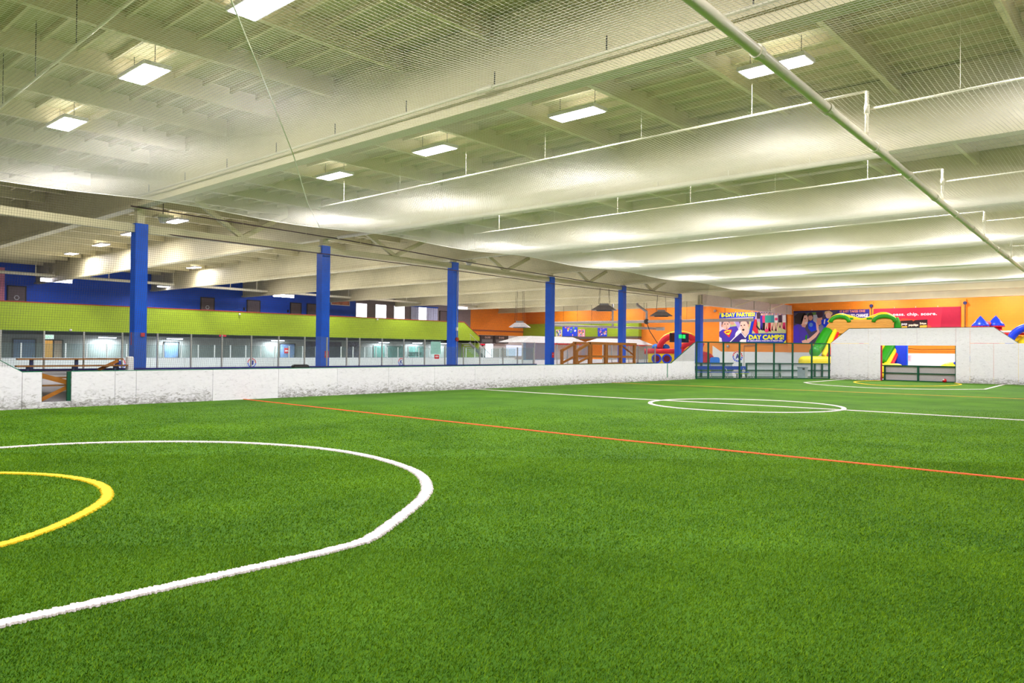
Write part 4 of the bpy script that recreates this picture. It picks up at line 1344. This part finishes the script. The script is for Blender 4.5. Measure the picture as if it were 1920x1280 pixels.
for xx, yy, zz, lab in ((-26.9, 10.08, 5.86, 'first'), (-28.4, 25.9, 5.95, 'third')):
    s_ = thing('speaker', 'white hanging speaker beside the top of the %s blue column' % lab, 'speaker', (xx + 1.5, yy + 0.9, zz), 0, 'hanging speakers')
    MB().tube([(xx + 1.5, yy + 0.9, zz - 0.05), (xx + 1.5, yy + 0.9, zz + 0.12)], [0.1, 0.16], 12).build('bowl', WHITE, s_, True)
    MB().box(xx + 1.25, xx + 1.75, yy + 0.65, yy + 1.15, zz + 0.12, zz + 0.2).build('plate', CREAM, s_)
    MB().tube([(xx + 1.5, yy + 0.9, zz + 0.2), (xx + 1.5, yy + 0.9, ZD)], 0.012, 5).build('rod', DARK, s_)
jb = thing('junction_box', 'small cream box on the fifth girder above the pitch', 'box', (-12, GY[5] - 0.2, 6.5))
MB().box(-12.3, -11.9, GY[5] - 0.24, GY[5] - 0.06, 6.42, 6.78).build('case', CREAM, jb)
MB().tube([(-12.3, GY[5] - 0.15, 6.6), (-22, GY[5] - 0.15, 6.55)], 0.015, 5).build('conduit', CREAM, jb)
MB().tube([(-11.9, GY[5] - 0.15, 6.6), (-2, GY[5] - 0.15, 6.7)], 0.015, 5).build('conduit', CREAM, jb)

# ------------------------------------------------------------------ banners on the end wall
C = lambda n, rgb: mat('print_' + n, rgb, 0.5, 0.05, 4)
SKIN = C('skin', (232, 184, 164))
SKIN2 = C('skin_shade', (208, 152, 132))
HAIR = C('hair', (112, 84, 92))
HAIRD = C('hair_dark', (44, 34, 34))
PURP = C('purple_shirt', (72, 52, 168))
PURD = C('purple_shade', (52, 36, 120))
BBL = C('banner_blue', (20, 52, 186))
BYE = C('banner_yellow', (222, 222, 40))
GRS = C('grass', (186, 190, 130))
WHP = C('paper_white', (232, 226, 226))
PNK = C('hot_pink', (226, 60, 116))
TEA = C('teal_shirt', (60, 168, 150))
DKP = C('dark_plum', (62, 42, 60))
RDP = C('banner_red', (206, 34, 58))


def banner(name, label, X0, X1, Z0, Z1, map_, base):
    b = thing(name, label, 'banner', ((X0 + X1) / 2, YW - 0.2, Z0))
    MB().box(X0, X1, YW - 0.06, YW - 0.03, Z0, Z1).build('sheet', base, b)
    cnt = [0]

    def put(poly, m, nm='print_shape'):
        cnt[0] += 1
        P = []
        for x, y in poly:
            u, v = map_(x, y)
            P.append((min(max(u, 0.0), 1.0) * (X1 - X0) + X0, min(max(v, 0.0), 1.0) * (Z1 - Z0) + Z0))
        # ear-clip safe: triangulate through bmesh
        bm = bmesh.new()
        vs = [bm.verts.new((a, YW - 0.061 - cnt[0] * 0.0007, c)) for a, c in P]
        try:
            fc = bm.faces.new(vs)
            bmesh.ops.triangulate(bm, faces=[fc])
        except ValueError:
            pass
        bm.verts.index_update()
        v = [q.co.copy() for q in bm.verts]
        f = [[q.index for q in fc.verts] for fc in bm.faces]
        bm.free()
        return MB().add(v, f).build(nm, m, b)

    def txt(s_, x0, y0, x1, y1, m, bold=0.0, rot=0.0):
        cnt[0] += 6
        ua, va = map_(x0, y1)
        ub, vb = map_(x1, y0)
        lettering(s_, planeY(YW - 0.061), X0 + ua * (X1 - X0), Z0 + va * (Z1 - Z0), (ub - ua) * (X1 - X0), (vb - va) * (Z1 - Z0), m, b, cnt[0] * 0.0007, bold=bold, rot=rot)
    for k in range(5):
        MB().tube([(X0 + (X1 - X0) * k / 4, YW - 0.03, Z1), (X0 + (X1 - X0) * k / 4, YW - 0.02, Z1 + 0.12)], 0.012, 5).build('tie', WHITE, b)
    return b, put, txt


_, put, txt = banner('wall_banner', 'blue banner with two shouting boys reading B-DAY PARTIES and DAY CAMPS', -35.58, -28.7, 2.64, 5.69, lambda x, y: ((x - 125) / 1720, 1 - (y - 160) / 765), BBL)
put([(125, 295), (1030, 290), (1000, 360), (985, 480), (940, 620), (860, 925), (125, 925)], C('pale_lilac', (214, 196, 206)))
put([(420, 430), (520, 400), (600, 500), (640, 620), (520, 560), (400, 560)], GRS)
put([(900, 300), (985, 300), (950, 560), (900, 640)], GRS)
put([(400, 400), (470, 360), (530, 420), (520, 470), (440, 470)], SKIN2)
put([(540, 400), (640, 370), (690, 480), (640, 560), (590, 500)], C('lilac', (160, 140, 206)))
put([(125, 640), (220, 580), (330, 600), (420, 520), (590, 500), (640, 580), (560, 680), (540, 790), (420, 925), (200, 925), (150, 770), (125, 760)], PURP)
put([(230, 640), (300, 590), (460, 580), (470, 620), (400, 780), (380, 780)], RDP)
put([(255, 640), (330, 605), (445, 600), (440, 640), (385, 720), (370, 720), (300, 690)], BYE)
put([(290, 640), (420, 625), (400, 660), (310, 680)], RDP)
put(ell(312, 470, 92, 120, 22), SKIN)
put(ell(200, 480, 28, 46, 12), SKIN2)
put([(190, 470), (185, 390), (230, 340), (320, 330), (400, 360), (410, 450), (385, 400), (300, 375), (230, 400), (215, 450)], HAIR)
for ex_ in (275, 350):
    put(ell(ex_, 445, 20, 12, 10), HAIRD)
put(ell(322, 500, 14, 18, 10), SKIN2)
put(ell(328, 550, 22, 12, 10), C('lip', (170, 70, 80)))
put([(400, 925), (540, 780), (640, 690), (730, 640), (920, 640), (860, 925)], PURD)
put([(550, 740), (580, 650), (690, 600), (720, 650), (640, 690)], WHP)
put([(400, 905), (545, 765), (700, 655), (700, 670), (560, 785), (420, 915)], WHP)
put([(720, 640), (820, 760), (920, 640), (880, 610), (760, 610)], SKIN)
put([(705, 645), (820, 770), (925, 640), (935, 650), (820, 800), (695, 655)], WHP)
put(ell(790, 510, 110, 150, 24), SKIN)
put(ell(905, 490, 24, 40, 12), SKIN2)
put([(680, 470), (650, 400), (680, 340), (800, 320), (900, 350), (920, 440), (890, 470), (860, 400), (760, 380), (700, 400)], HAIR)
put(ell(715, 490, 22, 14, 10), HAIRD)
put(ell(795, 480, 24, 14, 10), HAIRD)
put(ell(750, 530, 16, 24, 10), SKIN2)
put(ell(768, 595, 32, 28, 12), HAIRD)
put([(670, 880), (720, 835), (850, 830), (845, 915), (740, 920)], WHP)
put([(125, 780), (190, 800), (210, 925), (125, 925)], WHP)
put([(125, 160), (1120, 155), (1080, 275), (125, 300)], BBL)
put([(125, 165), (185, 165), (150, 195), (125, 235)], C('lime_corner', (150, 190, 40)))
txt('B-DAY PARTIES!', 190, 175, 1060, 262, BYE, 0.035)
put([(1115, 155), (1845, 165), (1845, 690), (990, 690), (1060, 350)], GRS)
put([(1115, 155), (1845, 165), (1845, 420), (1050, 400)], C('crowd', (176, 150, 176)))
put([(1110, 180), (1180, 160), (1230, 220), (1230, 330), (1120, 330)], DKP)
put([(1060, 340), (1115, 340), (1110, 500), (1160, 690), (1090, 690), (1005, 600)], RDP)
put([(1110, 470), (1210, 600), (1190, 620), (1100, 530)], HAIRD)
rr = random.Random(5)
for k, (x, m1, m2) in enumerate(((1240, PURP, PURP), (1300, PNK, HAIRD), (1365, TEA, SKIN), (1440, TEA, RDP), (1510, C('sea', (60, 140, 150)), SKIN), (1600, WHP, SKIN), (1700, DKP, SKIN), (1800, WHP, PNK))):
    yb = rr.uniform(560, 650)
    put([(x - 30, 400), (x + 25, 400), (x + 40, yb), (x + 18, yb + 4), (x, 470), (x - 22, yb - 20), (x - 44, yb - 24)], m2)
    put([(x - 42, 260), (x + 36, 250), (x + 44, 430), (x - 38, 430)], m1)
    put(ell(x, 215, 26, 34, 12), SKIN2 if k % 2 else SKIN)
    put([(x - 28, 215), (x - 20, 178), (x + 20, 176), (x + 28, 210), (x, 195)], HAIR if k % 3 else HAIRD)
put(ell(1370, 620, 50, 44, 18), PNK)
put(ell(1605, 345, 36, 34, 16), PNK)
put([(1850, 690), (960, 690), (850, 925), (1850, 925)], BBL)
put([(990, 350), (1060, 345), (1000, 600), (960, 700), (860, 925), (850, 925), (930, 620)], BBL)
txt('DAY CAMPS!', 925, 730, 1790, 835, BYE, 0.04)
txt('AT ARENA SPORTS. MORE INFO AT FRONT DESK.', 885, 855, 1775, 888, WHP, 0.008)
put([(1780, 925), (1845, 850), (1845, 925)], BYE)

_, put, txt = banner('wall_banner', 'dark blue banner of a smiling coach and children giving high fives', -28.0, -21.17, 2.64, 5.67, lambda x, y: ((x - 45) / 833, 1 - (y - 62) / 363), C('deep_blue', (34, 34, 84)))
put([(45, 80), (560, 68), (560, 280), (340, 425), (45, 425)], C('dusk', (70, 66, 92)))
put([(205, 90), (300, 80), (300, 110), (205, 112)], C('leafy', (92, 132, 60)))
put([(270, 110), (330, 110), (330, 250), (270, 250)], C('pale_grey_print', (172, 178, 190)))
put([(45, 230), (100, 205), (170, 250), (215, 330), (240, 425), (45, 425)], PURP)
put([(45, 240), (90, 225), (120, 330), (110, 425), (45, 425)], C('violet_shirt', (66, 44, 190)))
put([(140, 400), (230, 370), (310, 300), (335, 260), (350, 290), (300, 360), (220, 425), (150, 425)], SKIN)
put([(300, 190), (322, 200), (340, 260), (330, 300), (310, 280)], SKIN)
put(ell(165, 165, 48, 72, 22), SKIN)
put([(150, 215), (195, 215), (180, 250), (140, 240)], SKIN2)
put([(60, 200), (55, 120), (100, 82), (175, 84), (200, 110), (150, 118), (135, 160), (140, 215), (100, 210)], HAIRD)
put(ell(178, 150, 10, 5, 8), HAIRD)
put([(175, 195), (208, 182), (205, 205), (185, 212)], WHP)
put([(210, 190), (260, 170), (300, 200), (310, 280), (250, 300), (215, 260)], IBLUE)
put(ell(246, 220, 22, 24, 12), C('sky_print', (90, 140, 214)))
put(ell(240, 138, 26, 34, 16), SKIN2)
put([(208, 140), (212, 95), (245, 80), (270, 100), (268, 140), (255, 115), (222, 118)], HAIRD)
put([(305, 80), (375, 75), (380, 120), (350, 150), (320, 140)], DKP)
put([(310, 150), (370, 140), (375, 200), (330, 230), (312, 200)], SKIN2)
put(ell(440, 115, 32, 40, 16), SKIN)
put([(395, 110), (400, 75), (450, 68), (485, 90), (480, 120), (440, 85)], C('blond', (206, 172, 120)))
put([(360, 170), (420, 150), (480, 180), (470, 260), (370, 280)], IBLUE)
put([(395, 165), (408, 160), (400, 215), (388, 210)], WHP)
put([(330, 250), (360, 210), (390, 240), (350, 330)], C('jeans', (110, 120, 150)))
put([(185, 340), (205, 330), (200, 395), (180, 380)], IGREEN)
put([(540, 68), (878, 54), (878, 425), (430, 425), (520, 200)], C('navy_purple', (56, 44, 128)))
txt('IT JUST TAKES ONE', 565, 70, 830, 100, C('salmon', (226, 140, 110)), 0.012)
txt('PERSON TO CHANGE', 565, 112, 860, 145, WHP, 0.014)
txt("A CHILD'S LIFE", 640, 158, 860, 188, WHP, 0.012)

_, put, txt = banner('wall_banner', 'red banner with the words pass. chip. score. over two dark packages', -20.86, -14.1, 2.64, 5.68, lambda x, y: ((x - 915) / 953, 1 - (y - 40) / 380), RDP)
put([(1000, 420), (1100, 220), (1250, 150), (1420, 170), (1560, 240), (1640, 420)], C('orange_glow_print', (222, 70, 44)))
put([(1150, 420), (1220, 230), (1350, 180), (1480, 230), (1540, 420)], C('amber_print', (232, 110, 44)))
put([(1680, 40), (1868, 40), (1868, 420), (1640, 420)], C('deep_red', (160, 24, 52)))
txt('pass. chip. score.', 1142, 92, 1620, 132, WHP, 0.01)
put([(1225, 178), (1355, 172), (1365, 185), (1385, 185), (1390, 172), (1522, 168), (1524, 420), (1225, 420)], C('black_pack', (40, 24, 26)))
txt('pop', 1238, 205, 1300, 232, WHP, 0.006)
txt('popchips', 1318, 212, 1420, 242, C('cream_print', (226, 208, 180)), 0.012)
txt('Srirpe', 1440, 198, 1508, 225, C('cream_print', (226, 208, 180)), 0.012)
put([(1440, 232), (1515, 228), (1518, 255), (1440, 258)], C('gold_print', (222, 160, 50)))
put([(1238, 238), (1300, 236), (1300, 252), (1238, 254)], C('gold_print', (222, 160, 50)))

# ------------------------------------------------------------------ inflatable slide (local: x right, -y towards the pitch)
sl = thing('inflatable_slide', 'tall green and yellow inflatable slide with tan mesh top behind the goal wall', 'inflatable slide', (-18.3, 59.7, 0), math.radians(17.6))
sl.scale = (1.02, 1.02, 1.02)
def sb_(mb, nm, m, smooth=True, parent=sl):
    return mb.build(nm, m, parent, smooth, False)
sb_(MB().rbox(-2.35, 2.55, 0.2, 2.6, 0, 3.2, 0.3, 4), 'tower', IBLUE)
sb_(MB().rbox(-4.15, -1.2, -3.2, -1.2, 0, 1.45, 0.35, 4), 'landing_pad', YELLOW)
sb_(MB().rbox(-1.2, 2.6, -3.0, -1.2, 0, 1.0, 0.3, 4), 'landing_pad', YELLOW)
for u0, u1, m in ((-1.9, -0.15, YELLOW), (0.1, 2.0, YELLOW)):
    sb_(MB().add([(u0, 0.2, 3.2), (u1, 0.2, 3.2), (u1, -1.6, 1.0), (u0, -1.6, 1.0), (u0, 0.2, 3.0), (u1, 0.2, 3.0), (u1, -1.6, 0.8), (u0, -1.6, 0.8)], [(0, 1, 2, 3), (7, 6, 5, 4), (0, 3, 7, 4), (1, 5, 6, 2), (0, 4, 5, 1), (3, 2, 6, 7)]), 'slide_lane', m, False)
sb_(MB().tube([(0, 0.1, 3.3), (0, -0.8, 2.3), (0, -1.7, 1.2)], 0.16, 10), 'lane_divider', RED)
def spine(*p):
    return smooth_pts(p, 2)
sb_(MB().tube(spine((-2.25, 0.0, 3.35), (-2.55, -0.4, 2.8), (-2.85, -0.9, 2.15), (-3.05, -1.4, 1.8), (-3.1, -1.9, 1.75)), 0.38, 14), 'side_wall', IGREEN)
sb_(MB().tube(spine((-1.75, 0.0, 3.4), (-2.0, -0.4, 2.8), (-2.25, -0.9, 2.1), (-2.5, -1.4, 1.5)), 0.18, 12), 'side_trim', YELLOW)
sb_(MB().tube(spine((-1.5, 0.05, 3.4), (-1.72, -0.35, 2.8), (-1.95, -0.85, 2.1), (-2.2, -1.35, 1.45)), 0.10, 10), 'side_trim', RED)
sb_(MB().tube(spine((2.2, 0.0, 3.35), (2.1, -0.5, 2.6), (1.6, -1.2, 1.7), (1.3, -1.7, 1.1)), 0.34, 14), 'side_wall', IGREEN)
sb_(MB().tube(spine((2.4, -0.05, 3.2), (2.25, -0.6, 2.2), (1.9, -1.2, 1.5), (1.6, -1.8, 0.9)), 0.20, 12), 'side_trim', YELLOW)
sb_(MB().tube(spine((2.6, -0.05, 3.0), (2.4, -0.6, 2.0), (2.1, -1.2, 1.3), (1.85, -1.8, 0.8)), 0.14, 12), 'side_trim', RED)
sb_(MB().rbox(2.1, 2.95, -1.0, 1.5, 0, 2.4, 0.2, 3), 'side_bolster', IBLUE)
sb_(MB().rbox(2.85, 3.0, -0.9, 1.4, 0, 2.35, 0.06, 2), 'edge_bolster', CYAN)
TANP = [(-2.72, 3.15), (-2.05, 4.15), (2.2, 4.15), (2.0, 3.35), (1.9, 3.15)]
sb_(MB().prism(TANP, planeL(-0.1), 0, 0.05), 'mesh_wall', TAN, False)
for k in range(9):
    z = 3.25 + k * 0.1
    a = -2.72 + (z - 3.15) * 0.67
    sb_(MB().tube([(a + 0.03, -0.16, z), (2.0 + (z - 3.35) * 0.2, -0.16, z)], 0.012, 5), 'mesh_band', C('tan_shade', (196, 140, 60)))
for uc, w_ in ((-1.45, 0.62), (1.5, 0.7)):
    sb_(MB().tube([(uc + w_ * math.cos(PI * k / 12), -0.12, 3.98 + 0.42 * math.sin(PI * k / 12)) for k in range(13)], 0.15, 12), 'top_arch', IGREEN)
    sb_(MB().prism(ell(uc, 4.1, w_ - 0.1, 0.42, 14, 0, PI), planeL(-0.02), 0, 0.04), 'arch_mesh', TAN, False)
sb_(MB().tube(spine((-2.2, 0.25, 3.95), (-1.9, 0.25, 4.35), (-1.4, 0.25, 4.55), (-0.8, 0.25, 4.35), (0.0, 0.25, 4.08), (0.7, 0.25, 4.3), (1.4, 0.25, 4.62), (2.0, 0.25, 4.4), (2.3, 0.25, 4.0)), 0.16, 12), 'crown', YELLOW)
sb_(MB().tube(spine((2.2, 0.1, 4.25), (2.4, 0.1, 3.8), (2.3, 0.1, 3.2)), 0.24, 12), 'corner_bolster', IGREEN)
sb_(MB().box(-0.9, -0.55, -0.05, 0.1, 4.13, 4.3), 'green_tab', IGREEN, False)
sb_(MB().box(0.35, 0.7, -0.05, 0.1, 4.13, 4.3), 'green_tab', IGREEN, False)
sb_(MB().box(-2.0, 1.9, 0.12, 0.19, 2.4, 3.2), 'shadow_opening', mat('opening_shade', (84, 52, 24)), False)  # dark sheet painted as the shade inside the slide opening

# ------------------------------------------------------------------ inflatable obstacle course behind the corner
ob = thing('inflatable_course', 'red yellow and blue inflatable obstacle course behind column 15', 'inflatable', (-31.4, 56.6, 0), math.radians(28.7))
sb_(MB().rbox(-2.9, -0.6, -0.6, 0.2, 0, 1.55, 0.1, 3), 'yellow_front', YELLOW, True, ob)
sb_(MB().tube([(-3.2, -0.4, 1.72), (-0.5, -0.4, 1.72)], 0.24, 14), 'top_tube', RED, True, ob)
sb_(MB().rbox(-0.75, 0.1, -0.8, 0.2, 0, 1.95, 0.15, 3), 'red_pillar', RED, True, ob)
for uc in (-2.2, -1.35):
    sb_(MB().tube([(uc + 0.34 * math.cos(2 * PI * k / 20), -0.66, 1.12 + 0.34 * math.sin(2 * PI * k / 20)) for k in range(20)], 0.07, 8, closed=True), 'ring', IBLUE, True, ob)
    sb_(MB().prism(ell(uc, 1.12, 0.30, 0.30, 16), planeL(-0.61), 0, 0.02), 'hole', C('hole_dark', (120, 20, 40)), False, ob)
sb_(MB().tube([(-0.35 + 1.6 * math.cos(PI * k / 16), -0.2, 2.0 + 1.12 * math.sin(PI * k / 16)) for k in range(17)], 0.26, 14), 'arch', RED, True, ob)
sb_(MB().tube([(-0.35 + 1.7 * math.cos(PI * k / 16), -0.1, 2.05 + 1.28 * math.sin(PI * k / 16)) for k in range(17)], 0.14, 10), 'arch_trim', YELLOW, True, ob)
for uc in (-2.3, -1.85, -1.45):
    sb_(MB().ellipsoid((uc, 0.1, 2.05), (0.32, 0.3, 0.3), 12, 8), 'blue_bump', CYAN, True, ob)
sb_(MB().tube([(-0.3, -0.3, 1.9), (0.2, -0.3, 2.35), (0.9, -0.3, 2.5), (1.6, -0.3, 2.2)], 0.24, 12), 'red_hump', RED, True, ob)
sb_(MB().rbox(0.6, 1.5, -0.5, 0.3, 0, 2.15, 0.2, 3), 'blue_block', CYAN, True, ob)
sb_(MB().rbox(1.5, 2.3, -0.5, 0.6, 0, 1.62, 0.25, 3), 'red_block', RED, True, ob)
sb_(MB().rbox(2.1, 2.9, -0.7, 0.8, 0.35, 1.3, 0.2, 3), 'blue_block', CYAN, True, ob)
sb_(MB().rbox(2.0, 3.0, -0.7, 0.8, 0.0, 0.4, 0.1, 3), 'yellow_base', YELLOW, True, ob)
sb_(MB().tube([(1.4, -0.3, 1.6), (1.9, -0.3, 1.5), (2.3, -0.3, 1.2)], 0.2, 12), 'red_tail', RED, True, ob)

# ------------------------------------------------------------------ inflatable castle right of the goal
ca = thing('inflatable_castle', 'inflatable castle with blue cone roofs showing above the right of the goal wall', 'inflatable', (-9.6, 57.3, 0))
for cx, cy, zb in ((-10.12, 57.0, 3.52), (-9.42, 57.9, 3.56)):
    MB().tube([(cx, cy, 0), (cx, cy, zb)], 0.36, 16).build('turret', RED, ca, True)
    MB().tube([(cx, cy, zb - 0.04), (cx, cy, zb + 0.04)], 0.52, 16).build('turret_rim', RED, ca, True)
    MB().tube([(cx, cy, zb + 0.02), (cx, cy, zb + 0.14), (cx, cy, zb + 0.72)], [0.52, 0.48, 0.012], 20).build('cone_roof', IBLUE, ca, True)
MB().ellipsoid((-9.75, 57.4, 3.75), (0.16, 0.16, 0.16), 12, 8).build('red_knob', mat('coral_vinyl', (226, 90, 90), 0.35), ca, True)
MB().rbox(-9.2, -7.9, 57.6, 58.0, 2.3, 2.95, 0.1, 2).build('yellow_wall', YELLOW, ca, True)
for z in (3.05, 3.2):
    MB().tube([(-9.2, 57.5, z), (-7.6, 57.5, z)], 0.07, 10).build('rail_tube', RED if z < 3.1 else WHITE, ca, True)
MB().tube([(-7.35 + 1.2 * math.cos(PI * k / 16), 57.0, 2.25 + 1.25 * math.sin(PI * k / 16)) for k in range(17)], 0.24, 14).build('blue_arch', CYAN if False else IBLUE, ca, True)
MB().ellipsoid((-7.4, 57.3, 2.1), (0.85, 0.3, 0.95), 14, 10).build('yellow_mound', YELLOW, ca, True)
MB().rbox(-9.2, -5.5, 57.2, 59.5, 0, 2.3, 0.3, 3).build('base', YELLOW, ca, True)
MB().ellipsoid((-11.6, 57.0, 0.7), (0.95, 0.6, 0.5), 16, 10).build('yellow_bumper', YELLOW, ca, True)
MB().tube([(-11.5, 56.7, 1.0), (-11.2, 56.8, 1.25), (-10.6, 57.0, 1.45)], 0.2, 12).build('blue_bumper', IBLUE, ca, True)
MB().box(-12.3, -9.0, 56.6, 58.2, 0, 0.25).build('ground_mat', YELLOW, ca)
# notice and door outline on the white band
nt2 = thing('wall_notice', 'faded red printed notice on the white wall seen through the goal', 'notice', (-18.3, YW - 0.06, 1.2))
MB().box(-18.9, -17.8, YW - 0.062, YW - 0.051, 1.1, 1.62).build('sheet', mat('faded_notice', (222, 196, 208)), nt2)
for k in range(4):
    MB().box(-18.82, -17.9, YW - 0.066, YW - 0.06, 1.2 + k * 0.1, 1.24 + k * 0.1).build('print_line', mat('faded_red', (214, 120, 140)), nt2)
tag(MB().tube([(-20.5, YW - 0.1, 2.35), (-17, YW - 0.1, 2.1), (-14, YW - 0.1, 2.15), (-10, YW - 0.1, 2.4)], 0.02, 5).build('wall_cable', BLACK), 'thin black cable sagging along the orange wall behind the goal', 'cable')
for k, (xx, zz) in enumerate(((-34.6, 2.3), (-36.0, 5.9))):
    s_ = thing('wall_camera', ['grey camera on the orange wall above the white band', 'white camera high on the orange wall left of the banners'][k], 'camera', (xx, YW - 0.1, zz))
    MB().box(xx - 0.08, xx + 0.08, YW - 0.12, YW, zz - 0.05, zz + 0.12).build('mount', DARK, s_)
    MB().ellipsoid((xx, YW - 0.2, zz), (0.14, 0.14, 0.14), 12, 8).build('dome', STEEL, s_, True)
do = struct(MB().box(-32.9, -31.8, YW - 0.056, YW - 0.0505, 0.0, 1.765).build('door_20', WHITE), 'plain door set flush in the white band of the end wall')
MB().box(-32.95, -32.9, YW - 0.06, YW - 0.05, 0.0, 2.4).build('door_frame', mat('thin_gap', (120, 100, 90)), do)
MB().box(-31.8, -31.75, YW - 0.06, YW - 0.05, 0.0, 2.4).build('door_frame', mat('thin_gap', (120, 100, 90)), do)
MB().box(-32.95, -31.75, YW - 0.06, YW - 0.0, 2.36, 2.41).build('door_frame', mat('thin_gap', (120, 100, 90)), do)
